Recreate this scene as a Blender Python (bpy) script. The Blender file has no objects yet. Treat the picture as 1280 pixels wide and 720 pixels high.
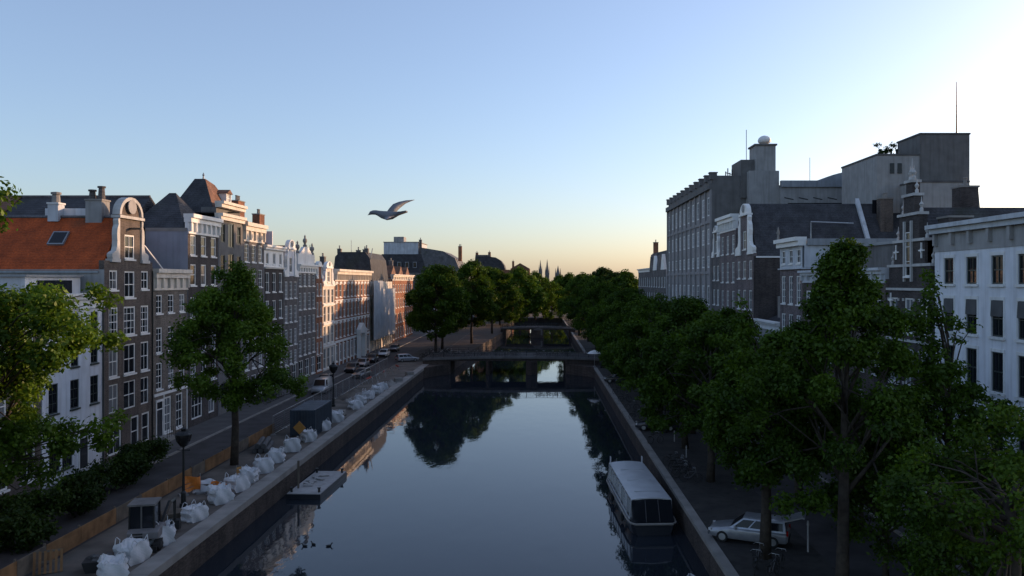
import bpy, bmesh, math, random
import numpy as np
from mathutils import Vector, Matrix, Euler

# ------------------------------------------------------------------ camera, sky, sun, exposure
S = bpy.context.scene
COL = S.collection
F, VX, VY, CH = 1000.0, 673.0, 352.0, 15.0          # focal length in px of the 1280 frame, vanishing point, eye height
cam_d = bpy.data.cameras.new("camera")
cam = bpy.data.objects.new("camera", cam_d)
COL.objects.link(cam)
cam.location = (0, 0, CH)
cam.rotation_euler = (math.radians(90), 0, 0)
cam_d.sensor_width = 36
cam_d.lens = 36 * F / 1280
cam_d.shift_x = -(VX - 640) / 1280
cam_d.shift_y = -(360 - VY) / 1280
cam_d.clip_start = 0.5
cam_d.clip_end = 4000
S.camera = cam

SUN_EL, SUN_AZ = math.radians(9.0), math.radians(60.5)   # azimuth clockwise from +Y (along the canal)
W = bpy.data.worlds.new("World")
S.world = W
W.use_nodes = True
wn = W.node_tree
sky = wn.nodes.new("ShaderNodeTexSky")
sky.sky_type = 'NISHITA'
sky.sun_disc = False
sky.sun_elevation = SUN_EL
sky.sun_rotation = SUN_AZ
sky.air_density = 0.98
sky.dust_density = 1.38
sky.ozone_density = 2.85
sky.altitude = 0
wn.nodes["Background"].inputs[1].default_value = 0.15
# sky colour tinted and lifted by an even pale veil, standing in for airlight
tn = wn.nodes.new("ShaderNodeVectorMath"); tn.operation = 'MULTIPLY_ADD'
tn.inputs[1].default_value = (1.06, 0.965, 1.02)
tn.inputs[2].default_value = (0.44, 0.45, 0.49)
wn.links.new(sky.outputs[0], tn.inputs[0])
wn.links.new(tn.outputs[0], wn.nodes["Background"].inputs[0])

sd = bpy.data.lights.new("sun", 'SUN')
sd.energy = 3.0
sd.angle = math.radians(0.5)
sd.color = (1.0, 0.62, 0.36)
sun = bpy.data.objects.new("sun", sd)
COL.objects.link(sun)
sdir = Vector((math.sin(SUN_AZ) * math.cos(SUN_EL), math.cos(SUN_AZ) * math.cos(SUN_EL), math.sin(SUN_EL)))
sun.rotation_euler = (-sdir).to_track_quat('-Z', 'Y').to_euler()
sun.location = sdir * 200

S.view_settings.view_transform = 'Standard'
S.view_settings.look = 'None'
S.view_settings.gamma = 1
S.view_settings.exposure = 0.75
S.view_settings.use_curve_mapping = False
S.cycles.max_bounces = 6
S.cycles.transparent_max_bounces = 6
S.cycles.caustics_reflective = False
S.cycles.caustics_refractive = False

R = random.Random(7)

# ------------------------------------------------------------------ materials
def new_mat(name):
    m = bpy.data.materials.new(name)
    m.use_nodes = True
    nt = m.node_tree
    b = nt.nodes["Principled BSDF"]
    return m, nt, b

def ramp2(nt, fac, c0, c1, p0=0.3, p1=0.7):
    r = nt.nodes.new("ShaderNodeValToRGB")
    r.color_ramp.elements[0].position = p0
    r.color_ramp.elements[1].position = p1
    r.color_ramp.elements[0].color = (*c0, 1)
    r.color_ramp.elements[1].color = (*c1, 1)
    nt.links.new(fac, r.inputs[0])
    return r.outputs[0]

def mixc(nt, fac, a, b, mode='MIX'):
    m = nt.nodes.new("ShaderNodeMix")
    m.data_type = 'RGBA'
    m.blend_type = mode
    for sock, v in ((m.inputs[0], fac), (m.inputs[6], a), (m.inputs[7], b)):
        if hasattr(v, "links"):
            nt.links.new(v, sock)
        elif isinstance(v, (int, float)):
            sock.default_value = v
        else:
            sock.default_value = (*v, 1)
    return m.outputs[2]

def noise(nt, scale, detail=4, stretch=None, coord='Object'):
    tc = nt.nodes.new("ShaderNodeTexCoord")
    mp = nt.nodes.new("ShaderNodeMapping")
    if stretch:
        mp.inputs[3].default_value = stretch
    nt.links.new(tc.outputs[coord], mp.inputs[0])
    n = nt.nodes.new("ShaderNodeTexNoise")
    n.inputs["Scale"].default_value = scale
    n.inputs["Detail"].default_value = detail
    nt.links.new(mp.outputs[0], n.inputs["Vector"])
    return n.outputs[0]

def bump(nt, b, h, strength=0.3, dist=0.02):
    bp = nt.nodes.new("ShaderNodeBump")
    bp.inputs["Strength"].default_value = strength
    bp.inputs["Distance"].default_value = dist
    nt.links.new(h, bp.inputs["Height"])
    nt.links.new(bp.outputs[0], b.inputs["Normal"])

def shade(c, k):
    return tuple(max(0.0, min(1.0, x * k)) for x in c)

def mat_worn(name, c, rough=0.8, var=0.3, scale=0.8, streak=True, metal=0.0, spec=0.3, sk=0.45):
    """plain colour with blotches and vertical weather streaks"""
    m, nt, b = new_mat(name)
    n = noise(nt, scale, 6)
    col = ramp2(nt, n, shade(c, 1 - var), shade(c, 1 + var))
    if streak:
        s = noise(nt, 1.6, 5, (1.6, 1.6, 0.12))
        d = ramp2(nt, s, (0.62, 0.6, 0.58), (1, 1, 1), 0.34, 0.52)
        col = mixc(nt, sk, col, d, 'MULTIPLY')
    nt.links.new(col, b.inputs["Base Color"])
    b.inputs["Roughness"].default_value = rough
    b.inputs["Metallic"].default_value = metal
    b.inputs["Specular IOR Level"].default_value = spec
    return m

def mat_brick(name, c, mortar=(0.22, 0.2, 0.18), var=0.35):
    m, nt, b = new_mat(name)
    tc = nt.nodes.new("ShaderNodeTexCoord")
    # swap axes so courses run along the wall on all upright faces
    sep = nt.nodes.new("ShaderNodeSeparateXYZ")
    nt.links.new(tc.outputs["Object"], sep.inputs[0])
    add = nt.nodes.new("ShaderNodeMath"); add.operation = 'ADD'
    nt.links.new(sep.outputs[0], add.inputs[0]); nt.links.new(sep.outputs[1], add.inputs[1])
    cmb = nt.nodes.new("ShaderNodeCombineXYZ")
    nt.links.new(add.outputs[0], cmb.inputs[0]); nt.links.new(sep.outputs[2], cmb.inputs[1])
    br = nt.nodes.new("ShaderNodeTexBrick")
    br.inputs["Scale"].default_value = 1.0
    br.inputs["Brick Width"].default_value = 0.24
    br.inputs["Row Height"].default_value = 0.075
    br.inputs["Mortar Size"].default_value = 0.008
    br.inputs["Color1"].default_value = (*shade(c, 1 - var), 1)
    br.inputs["Color2"].default_value = (*shade(c, 1 + var), 1)
    br.inputs["Mortar"].default_value = (*mortar, 1)
    nt.links.new(cmb.outputs[0], br.inputs["Vector"])
    n = noise(nt, 0.5, 6)
    d = ramp2(nt, n, (0.6, 0.6, 0.62), (1.25, 1.2, 1.15), 0.3, 0.7)
    col = mixc(nt, 0.8, br.outputs["Color"], d, 'MULTIPLY')
    s = noise(nt, 1.3, 5, (1.5, 1.5, 0.1))
    e = ramp2(nt, s, (0.6, 0.6, 0.6), (1, 1, 1), 0.36, 0.5)
    col = mixc(nt, 0.6, col, e, 'MULTIPLY')
    nt.links.new(col, b.inputs["Base Color"])
    b.inputs["Roughness"].default_value = 0.9
    b.inputs["Specular IOR Level"].default_value = 0.2
    bump(nt, b, br.outputs["Fac"], 0.25, -0.01)
    return m

def mat_tiles(name, c, var=0.35):
    m, nt, b = new_mat(name)
    tc = nt.nodes.new("ShaderNodeTexCoord")
    w = nt.nodes.new("ShaderNodeTexWave")
    w.wave_type = 'BANDS'; w.bands_direction = 'Z'
    w.inputs["Scale"].default_value = 1.35
    w.inputs["Distortion"].default_value = 0.5
    nt.links.new(tc.outputs["Object"], w.inputs["Vector"])
    n = noise(nt, 0.9, 8)
    col = ramp2(nt, n, shade(c, 1 - var), shade(c, 1 + var), 0.3, 0.72)
    n2 = noise(nt, 7.0, 3)
    d = ramp2(nt, n2, (0.6, 0.6, 0.6), (1.15, 1.15, 1.15), 0.35, 0.65)
    col = mixc(nt, 0.8, col, d, 'MULTIPLY')
    moss = noise(nt, 0.35, 5)
    mk = ramp2(nt, moss, (0, 0, 0), (0.35, 0.35, 0.35), 0.58, 0.75)
    col = mixc(nt, mk, col, (0.05, 0.055, 0.03))
    nt.links.new(col, b.inputs["Base Color"])
    b.inputs["Roughness"].default_value = 0.75
    b.inputs["Specular IOR Level"].default_value = 0.25
    bump(nt, b, w.outputs["Fac"], 0.5, 0.05)
    return m

def mat_plain(name, c, rough=0.5, metal=0.0, spec=0.5, coat=0.0):
    m, nt, b = new_mat(name)
    n = noise(nt, 3.0, 4)
    nt.links.new(ramp2(nt, n, shade(c, 0.85), shade(c, 1.12)), b.inputs["Base Color"])
    b.inputs["Roughness"].default_value = rough
    b.inputs["Metallic"].default_value = metal
    b.inputs["Specular IOR Level"].default_value = spec
    if coat:
        b.inputs["Coat Weight"].default_value = coat
        b.inputs["Coat Roughness"].default_value = 0.08
    return m

def mat_glass(name, dark=(0.012, 0.014, 0.018), light=(0.16, 0.17, 0.18), share=0.6):
    """window glass as seen from outside: dark room or pale curtain behind, mirror-like surface"""
    m, nt, b = new_mat(name)
    oi = nt.nodes.new("ShaderNodeObjectInfo")
    n = noise(nt, 1.6, 2, (3.0, 1.0, 0.35))
    mul = nt.nodes.new("ShaderNodeMath"); mul.operation = 'ADD'
    nt.links.new(oi.outputs["Random"], mul.inputs[0])
    sc = nt.nodes.new("ShaderNodeMath"); sc.operation = 'MULTIPLY_ADD'
    sc.inputs[1].default_value = 0.5; sc.inputs[2].default_value = -0.25
    nt.links.new(n, sc.inputs[0]); nt.links.new(sc.outputs[0], mul.inputs[1])
    nt.links.new(ramp2(nt, mul.outputs[0], dark, light, share, share + 0.12), b.inputs["Base Color"])
    b.inputs["Roughness"].default_value = 0.06
    b.inputs["Specular IOR Level"].default_value = 0.35
    wob = noise(nt, 1.1, 2)
    bump(nt, b, wob, 0.12, 0.05)
    return m

def mat_leaf(name, lo, hi, trans=0.35):
    m, nt, b = new_mat(name)
    nt.nodes.remove(b)
    out = nt.nodes["Material Output"]
    at = nt.nodes.new("ShaderNodeAttribute"); at.attribute_name = "tint"
    n = noise(nt, 0.45, 3)
    add = nt.nodes.new("ShaderNodeMath"); add.operation = 'MULTIPLY_ADD'
    nt.links.new(at.outputs["Fac"], add.inputs[0]); add.inputs[1].default_value = 0.6
    ha = nt.nodes.new("ShaderNodeMath"); ha.operation = 'MULTIPLY'; ha.inputs[1].default_value = 0.5
    nt.links.new(n, ha.inputs[0]); nt.links.new(ha.outputs[0], add.inputs[2])
    col = ramp2(nt, add.outputs[0], lo, hi, 0.25, 0.85)
    d = nt.nodes.new("ShaderNodeBsdfDiffuse"); t = nt.nodes.new("ShaderNodeBsdfTranslucent")
    g = nt.nodes.new("ShaderNodeBsdfGlossy"); g.inputs["Roughness"].default_value = 0.45
    nt.links.new(col, d.inputs[0])
    tcl = mixc(nt, 1.0, col, (1.3, 1.25, 0.6), 'MULTIPLY')
    nt.links.new(tcl, t.inputs[0])
    g.inputs[0].default_value = (0.30, 0.34, 0.25, 1)
    m1 = nt.nodes.new("ShaderNodeMixShader"); m1.inputs[0].default_value = trans
    nt.links.new(d.outputs[0], m1.inputs[1]); nt.links.new(t.outputs[0], m1.inputs[2])
    m2 = nt.nodes.new("ShaderNodeMixShader"); m2.inputs[0].default_value = 0.05
    nt.links.new(m1.outputs[0], m2.inputs[1]); nt.links.new(g.outputs[0], m2.inputs[2])
    nt.links.new(m2.outputs[0], out.inputs[0])
    return m

def mat_water():
    m, nt, b = new_mat("canal_water")
    b.inputs["Base Color"].default_value = (0.016, 0.021, 0.028, 1)
    b.inputs["Roughness"].default_value = 0.03
    b.inputs["IOR"].default_value = 1.33
    b.inputs["Specular IOR Level"].default_value = 0.5
    a = noise(nt, 0.9, 3, (1.0, 0.5, 1))
    c = noise(nt, 0.12, 2, (1.0, 0.6, 1))
    mask = ramp2(nt, c, (0.15, 0.15, 0.15), (1, 1, 1), 0.42, 0.62)
    h = mixc(nt, 1.0, a, mask, 'MULTIPLY')
    bump(nt, b, h, 0.2, 0.06)
    return m

M = dict(
    white=mat_worn("white_paint", (0.66, 0.66, 0.64), 0.6, 0.08),
    cream=mat_worn("cream_paint", (0.62, 0.56, 0.48), 0.6, 0.12),
    gableclay=mat_worn("weathered_sandstone", (0.45, 0.44, 0.42), 0.8, 0.15),
    trim=mat_worn("white_trim", (0.72, 0.71, 0.68), 0.5, 0.08, streak=False),
    trimdark=mat_plain("dark_green_trim", (0.03, 0.04, 0.035), 0.4),
    plaster=mat_worn("pale_plaster", (0.50, 0.52, 0.54), 0.85, 0.12),
    bluegrey=mat_worn("blue_grey_plaster", (0.27, 0.29, 0.33), 0.8, 0.08, sk=0.25),
    bluewhite=mat_worn("bluish_white_plaster", (0.66, 0.67, 0.70), 0.8, 0.10),
    grey=mat_worn("grey_render", (0.30, 0.295, 0.285), 0.9, 0.12),
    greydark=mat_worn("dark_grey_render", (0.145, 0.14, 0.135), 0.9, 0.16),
    brown=mat_brick("dark_brown_brick", (0.085, 0.066, 0.056)),
    black=mat_brick("blackish_brick", (0.06, 0.052, 0.05), (0.11, 0.1, 0.095)),
    greybrick=mat_brick("grey_brick", (0.115, 0.108, 0.108)),
    red=mat_brick("red_brown_brick", (0.27, 0.105, 0.055), (0.2, 0.15, 0.11)),
    mauve=mat_brick("mauve_brick", (0.15, 0.12, 0.125)),
    concrete=mat_worn("pale_concrete", (0.33, 0.32, 0.31), 0.9, 0.14),
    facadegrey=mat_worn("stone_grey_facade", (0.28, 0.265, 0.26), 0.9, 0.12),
    orange_tile=mat_tiles("orange_roof_tiles", (0.38, 0.070, 0.015), 0.28),
    brown_tile=mat_tiles("brown_roof_tiles", (0.18, 0.09, 0.055)),
    dark_tile=mat_tiles("dark_slate_tiles", (0.055, 0.055, 0.06)),
    grey_tile=mat_tiles("grey_roof_tiles", (0.13, 0.13, 0.135)),
    zinc=mat_worn("zinc_sheet", (0.26, 0.28, 0.30), 0.5, 0.12, metal=0.3),
    roofing=mat_worn("bitumen_roofing", (0.09, 0.09, 0.09), 0.9, 0.25, streak=False),
    glass=mat_glass("window_glass"),
    glassdark=mat_glass("dark_glass", share=1.5),
    glasspale=mat_glass("blind_backed_glass", (0.06, 0.065, 0.07), (0.42, 0.42, 0.43), 0.3),
    bark=mat_worn("bark", (0.055, 0.045, 0.035), 0.95, 0.4, 3.0),
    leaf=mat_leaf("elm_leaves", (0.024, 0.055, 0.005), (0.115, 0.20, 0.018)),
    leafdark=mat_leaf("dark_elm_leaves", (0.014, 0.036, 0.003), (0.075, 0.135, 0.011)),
    leafdeep=mat_leaf("deep_green_leaves", (0.009, 0.022, 0.004), (0.036, 0.066, 0.009)),
    water=mat_water(),
    asphalt=mat_worn("road_asphalt", (0.050, 0.046, 0.046), 0.92, 0.3, 0.6, False),
    cobble=mat_brick("brick_paving", (0.085, 0.07, 0.062), (0.05, 0.048, 0.045)),
    paving=mat_worn("pavement_slabs", (0.085, 0.08, 0.078), 0.9, 0.2, 0.7, False),
    dirt=mat_worn("site_sand", (0.115, 0.10, 0.085), 0.97, 0.4, 0.5, False),
    earth=mat_worn("ground_earth", (0.08, 0.075, 0.07), 0.97, 0.3, 0.05, False),
    stone=mat_worn("quay_stone", (0.24, 0.225, 0.205), 0.9, 0.22, 0.7, False),
    quaybrick=mat_brick("quay_brick", (0.075, 0.06, 0.052), (0.06, 0.055, 0.05)),
    metal_dark=mat_plain("dark_iron", (0.02, 0.022, 0.022), 0.45, 0.4),
    metal=mat_plain("galvanised_steel", (0.35, 0.36, 0.37), 0.45, 0.8),
    rubber=mat_plain("black_rubber", (0.015, 0.015, 0.015), 0.8),
    wood=mat_worn("raw_planks", (0.20, 0.11, 0.05), 0.85, 0.35, 1.2),
    woodgrey=mat_worn("weathered_planks", (0.12, 0.10, 0.078), 0.9, 0.3, 1.2),
    orange=mat_plain("orange_plastic", (0.62, 0.19, 0.03), 0.6),
    yellow=mat_plain("yellow_plastic", (0.42, 0.21, 0.05), 0.6),
    bag=mat_worn("woven_white_bag", (0.52, 0.53, 0.54), 0.75, 0.10, 2.5, False),
    container=mat_worn("dark_blue_steel", (0.035, 0.05, 0.068), 0.55, 0.2),
    containertop=mat_worn("grey_blue_steel", (0.11, 0.13, 0.15), 0.6, 0.2, streak=False),
    carglass=mat_plain("dark_car_glass", (0.012, 0.013, 0.016), 0.12, 0, 0.25),
    digger=mat_plain("dusty_digger_paint", (0.16, 0.15, 0.15), 0.6),
    tan=mat_brick("tan_grey_brick", (0.145, 0.125, 0.105)),
    silver=mat_plain("silver_car_paint", (0.32, 0.33, 0.35), 0.35, 0.5, 0.5, 0.6),
    darkcar=mat_plain("dark_car_paint", (0.03, 0.032, 0.04), 0.3, 0.3, 0.5, 0.8),
    whitecar=mat_plain("white_car_paint", (0.68, 0.69, 0.70), 0.35, 0, 0.5, 0.5),
    lens=mat_plain("clear_lamp_lens", (0.6, 0.6, 0.6), 0.1),
    redlens=mat_plain("red_lamp_lens", (0.3, 0.01, 0.01), 0.2),
    boatwhite=mat_worn("boat_roof_paint", (0.42, 0.43, 0.44), 0.45, 0.10, 1.0, False),
    boathull=mat_plain("black_hull_paint", (0.02, 0.022, 0.028), 0.35),
    lamp_glass=mat_plain("smoked_lamp_glass", (0.018, 0.018, 0.018), 0.25, 0, 0.3),
    bikegrey=mat_plain("worn_grey_paint", (0.10, 0.10, 0.105), 0.5, 0.3),
    redboard=mat_plain("red_board_paint", (0.42, 0.05, 0.03), 0.6),
)

# ------------------------------------------------------------------ mesh helpers
class MB:
    def __init__(s):
        s.v, s.f, s.mi, s.cur = [], [], [], 0
    def face(s, pts):
        i = len(s.v); s.v += [tuple(p) for p in pts]
        s.f.append(tuple(range(i, i + len(pts)))); s.mi.append(s.cur)
    def box(s, x0, x1, y0, y1, z0, z1):
        i = len(s.v)
        s.v += [(x0, y0, z0), (x1, y0, z0), (x1, y1, z0), (x0, y1, z0), (x0, y0, z1), (x1, y0, z1), (x1, y1, z1), (x0, y1, z1)]
        for f in ((0, 3, 2, 1), (4, 5, 6, 7), (0, 1, 5, 4), (1, 2, 6, 5), (2, 3, 7, 6), (3, 0, 4, 7)):
            s.f.append(tuple(i + k for k in f)); s.mi.append(s.cur)
    def rbox(s, c, size, ang=0.0, tilt=0.0):
        """box of given size centred at c, turned about z (and tilted about its own x)"""
        i = len(s.v)
        m = Matrix.Rotation(ang, 3, 'Z') @ Matrix.Rotation(tilt, 3, 'X')
        for dz in (-.5, .5):
            for dx, dy in ((-.5, -.5), (.5, -.5), (.5, .5), (-.5, .5)):
                p = m @ Vector((dx * size[0], dy * size[1], dz * size[2])) + Vector(c)
                s.v.append(tuple(p))
        for f in ((0, 3, 2, 1), (4, 5, 6, 7), (0, 1, 5, 4), (1, 2, 6, 5), (2, 3, 7, 6), (3, 0, 4, 7)):
            s.f.append(tuple(i + k for k in f)); s.mi.append(s.cur)
    def prism(s, poly, axis, a, b):
        """extrude a 2-D outline (list of pairs) along axis 'x','y' or 'z' from a to b"""
        def P(p, t):
            return {'x': (t, p[0], p[1]), 'y': (p[0], t, p[1]), 'z': (p[0], p[1], t)}[axis]
        n = len(poly); i = len(s.v)
        s.v += [P(p, a) for p in poly] + [P(p, b) for p in poly]
        s.f.append(tuple(range(i, i + n))); s.f.append(tuple(range(i + 2 * n - 1, i + n - 1, -1)))
        s.mi += [s.cur, s.cur]
        for k in range(n):
            k2 = (k + 1) % n
            s.f.append((i + k, i + k2, i + n + k2, i + n + k)); s.mi.append(s.cur)
    def tube(s, pts, radii, n=8, cap=True):
        if not hasattr(radii, '__len__'):
            radii = [radii] * len(pts)
        pts = [Vector(p) for p in pts]
        rings = []
        up = None
        for k, p in enumerate(pts):
            d = (pts[min(k + 1, len(pts) - 1)] - pts[max(k - 1, 0)])
            if d.length < 1e-9:
                d = Vector((0, 0, 1))
            d.normalize()
            if up is None:
                up = d.orthogonal().normalized()
            up = (up - d * up.dot(d))
            up = up.normalized() if up.length > 1e-6 else d.orthogonal().normalized()
            w = d.cross(up)
            i = len(s.v)
            for q in range(n):
                t = 2 * math.pi * q / n
                s.v.append(tuple(p + (up * math.cos(t) + w * math.sin(t)) * radii[k]))
            rings.append(i)
        for a, b in zip(rings, rings[1:]):
            for q in range(n):
                q2 = (q + 1) % n
                s.f.append((a + q, a + q2, b + q2, b + q)); s.mi.append(s.cur)
        if cap:
            s.f.append(tuple(rings[0] + q for q in reversed(range(n)))); s.mi.append(s.cur)
            s.f.append(tuple(rings[-1] + q for q in range(n))); s.mi.append(s.cur)
    def lathe(s, prof, n=16, c=(0, 0, 0)):
        rings = []
        for r, z in prof:
            i = len(s.v)
            for q in range(n):
                t = 2 * math.pi * q / n
                s.v.append((c[0] + r * math.cos(t), c[1] + r * math.sin(t), c[2] + z))
            rings.append(i)
        for a, b in zip(rings, rings[1:]):
            for q in range(n):
                q2 = (q + 1) % n
                s.f.append((a + q, a + q2, b + q2, b + q)); s.mi.append(s.cur)
        s.f.append(tuple(rings[0] + q for q in reversed(range(n)))); s.mi.append(s.cur)
        s.f.append(tuple(rings[-1] + q for q in range(n))); s.mi.append(s.cur)
    def mesh(s, name, mats, smooth=False):
        me = bpy.data.meshes.new(name)
        me.from_pydata(s.v, [], s.f)
        for m in (mats if isinstance(mats, (list, tuple)) else [mats]):
            me.materials.append(m)
        me.polygons.foreach_set("material_index", s.mi)
        if smooth:
            me.polygons.foreach_set("use_smooth", [True] * len(s.f))
        bm = bmesh.new(); bm.from_mesh(me)
        bmesh.ops.recalc_face_normals(bm, faces=bm.faces)
        bm.to_mesh(me); bm.free()
        me.update()
        return me
    def build(s, name, mats, parent=None, smooth=False, loc=None):
        return link(name, s.mesh(name, mats, smooth), parent, loc)

def link(name, me, parent=None, loc=None):
    o = bpy.data.objects.new(name, me)
    COL.objects.link(o)
    if parent:
        o.parent = parent
    if loc is not None:
        o.location = loc
    return o

def thing(name, label, cat, loc=(0, 0, 0), rz=0.0, group=None):
    o = bpy.data.objects.new(name, None)
    COL.objects.link(o)
    o.empty_display_size = 0.3
    o.location = loc
    o.rotation_euler = (0, 0, rz)
    tag(o, label, cat, group)
    return o

def tag(o, label, cat, group=None):
    o["label"] = label
    o["category"] = cat
    if group:
        o["group"] = group
    return o

def struct(name, mb, m):
    o = mb.build(name, m)
    o["kind"] = "structure"
    return o

def dup(root, loc, rz=None, label=None, scale=None):
    c = root.copy(); COL.objects.link(c); c.location = loc
    if rz is not None:
        c.rotation_euler = (0, 0, rz)
    if scale is not None:
        c.scale = scale
    if label:
        c["label"] = label
    for ch in root.children:
        d = ch.copy(); COL.objects.link(d); d.parent = c
        for g in ch.children:
            e = g.copy(); COL.objects.link(e); e.parent = d
    return c

def bevel(o, w=0.02, seg=2):
    b = o.modifiers.new("bevel", 'BEVEL'); b.width = w; b.segments = seg; b.limit_method = 'ANGLE'
    return o

# pixel -> world helpers (on a facade line, or on the ground)
XL, XR = -35.5, 27.0
def YL(px): return XL * F / (px - VX)
def YR(px): return XR * F / (px - VX)
def ZP(py, Y): return CH + (VY - py) * Y / F
def GP(px, py, z=0.0):
    Y = (CH - z) * F / (py - VY)
    return ((px - VX) * Y / F, Y, z)

# ------------------------------------------------------------------ the setting
WZ = -1.7                      # water level
QL, QR = -19.8, 9.7            # quay edges
CY0, CY1 = -120.0, 330.0       # extent of the canal
g = MB()
g.face([(-2500, -400, 0), (QL - 0.3, -400, 0), (QL - 0.3, 3000, 0), (-2500, 3000, 0)])
g.face([(QR + 0.3, -400, 0), (2500, -400, 0), (2500, 3000, 0), (QR + 0.3, 3000, 0)])
g.face([(QL - 0.3, CY1, 0), (QR + 0.3, CY1, 0), (QR + 0.3, 3000, 0), (QL - 0.3, 3000, 0)])
g.face([(QL - 0.3, -400, 0), (QR + 0.3, -400, 0), (QR + 0.3, CY0, 0), (QL - 0.3, CY0, 0)])
struct("ground", g, M['earth'])
w = MB(); w.face([(QL - 0.5, CY0 - .5, WZ), (QR + 0.5, CY0 - .5, WZ), (QR + 0.5, CY1 + .5, WZ), (QL - 0.5, CY1 + .5, WZ)])
struct("water", w, M['water'])
qw = MB()
qw.box(QL - 0.8, QL - 0.02, CY0, CY1, WZ - 1.5, -0.01)
qw.box(QR + 0.02, QR + 0.8, CY0, CY1, WZ - 1.5, -0.01)
qw.box(QL - 0.02, QR + 0.02, CY1, CY1 + 0.8, WZ - 1.5, -0.01)
qw.box(QL - 0.02, QR + 0.02, CY0 - 0.8, CY0, WZ - 1.5, -0.01)
struct("quay_wall", qw, M['quaybrick'])
cp = MB()
for k in range(60):          # coping stones of the left quay
    y = -20 + k * 2.75
    cp.box(QL - 1.05, QL + 0.06, y + 0.006, y + 2.744, -0.28, 0.16 + R.uniform(-.01, .01))
struct("quay_coping", cp, M['stone'])
cp2 = MB()
for k in range(180):
    y = -20 + k * 1.9
    cp2.box(QR - 0.05, QR + 0.5, y + 0.006, y + 1.894, -0.2, 0.06 + R.uniform(-.008, .008))
struct("quay_edge", cp2, M['stone'])
s_ = MB(); s_.face([(-26, -60, .004), (QL - 1.06, -60, .004), (QL - 1.06, 150, .004), (-26, 150, .004)])
struct("building_site_ground", s_, M['dirt'])
rd = MB(); rd.face([(-31.8, -60, .004), (-26.0, -60, .004), (-26.0, 420, .004), (-31.8, 420, .004)])
rd.face([(15.5, -60, .004), (21.5, -60, .004), (21.5, 420, .004), (15.5, 420, .004)])
struct("road", rd, M['asphalt'])
pv = MB(); pv.box(XL - 0.5, -31.8, -60, 420, -.2, .13); pv.box(21.5, XR + .5, -60, 420, -.2, .13)
struct("pavement", pv, M['paving'])
kb = MB()
for k in range(150):
    y = -20 + k * 2.4
    kb.box(-31.8, -31.6, y + .01, y + 2.39, -.1, .145); kb.box(21.3, 21.5, y + .01, y + 2.39, -.1, .145)
struct("kerb", kb, M['stone'])
pk = MB(); pk.face([(QR + .5, -60, .005), (15.5, -60, .005), (15.5, 330, .005), (QR + .5, 330, .005)])
pk.face([(-26, 150.01, .005), (QL - .5, 150.01, .005), (QL - .5, 330, .005), (-26, 330, .005)])
struct("quay_paving", pk, M['cobble'])

bk_ = MB()      # the left bank steps out towards the middle beyond the nearer bridge
bk_.prism([(QL - .29, 153.02), (-16.0, 153.02), (-14.6, 175), (-12.6, 205), (-10.6, 236), (-9.8, 270), (-9.8, CY1 - .02), (QL - .29, CY1 - .02)], 'z', WZ - 1.5, .012)
struct("quay_bank", bk_, M['quaybrick'])

# ------------------------------------------------------------------ houses
WCACHE = {}
def win_mesh(w, h, style):
    """style: (frame material, frame width, vertical bars, horizontal bars, sill)"""
    key = (round(w, 2), round(h, 2), style)
    if key in WCACHE:
        return WCACHE[key]
    fm, fw, nv, nh, sill = style
    b = MB()
    y0, y1 = 0.05, 0.13
    b.box(-w / 2 + .002, -w / 2 + fw, y0, y1, .002, h - .002)
    b.box(w / 2 - fw, w / 2 - .002, y0, y1, .002, h - .002)
    b.box(-w / 2 + fw, w / 2 - fw, y0, y1, h - fw, h - .002)
    b.box(-w / 2 + fw, w / 2 - fw, y0, y1, .002, fw)
    t = 0.045
    for k in range(nv):
        x = -w / 2 + w * (k + 1) / (nv + 1)
        b.box(x - t / 2, x + t / 2, y0 + .02, y1 - .005, fw, h - fw)
    for k in range(nh):
        z = h * (k + 1) / (nh + 1)
        tt = t * (1.6 if nh == 1 or (nh == 3 and k == 1) else 1)
        b.box(-w / 2 + fw, w / 2 - fw, y0 + .012, y1 - .01, z - tt / 2, z + tt / 2)
    if sill:
        b.box(-w / 2 - .09, w / 2 + .09, -.10, 0.06, -.14, -.002)
    fme = b.mesh("window", M[fm])
    p = MB(); p.face([(-w / 2, .115, 0), (w / 2, .115, 0), (w / 2, .115, h), (-w / 2, .115, h)])
    pme = p.mesh("pane", M['glassdark'] if fm == 'trimdark' else M['glasspale'] if fw == .2 else M['glass'])
    WCACHE[key] = (fme, pme)
    return WCACHE[key]

def add_windows(root, wins, y=0.0):
    for (u, z, w, h, st) in wins:
        f, p = win_mesh(w, h, st)
        fo = link("window", f, root, (u, y, z))
        link("pane", p, fo)

WHITE = ('trim', .12, 1, 3, True)
WHITE2 = ('trim', .13, 1, 1, True)
CROSS = ('trim', .11, 1, 2, True)
DARKW = ('trimdark', .10, 1, 1, False)
DARKS = ('trimdark', .08, 1, 2, True)

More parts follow.
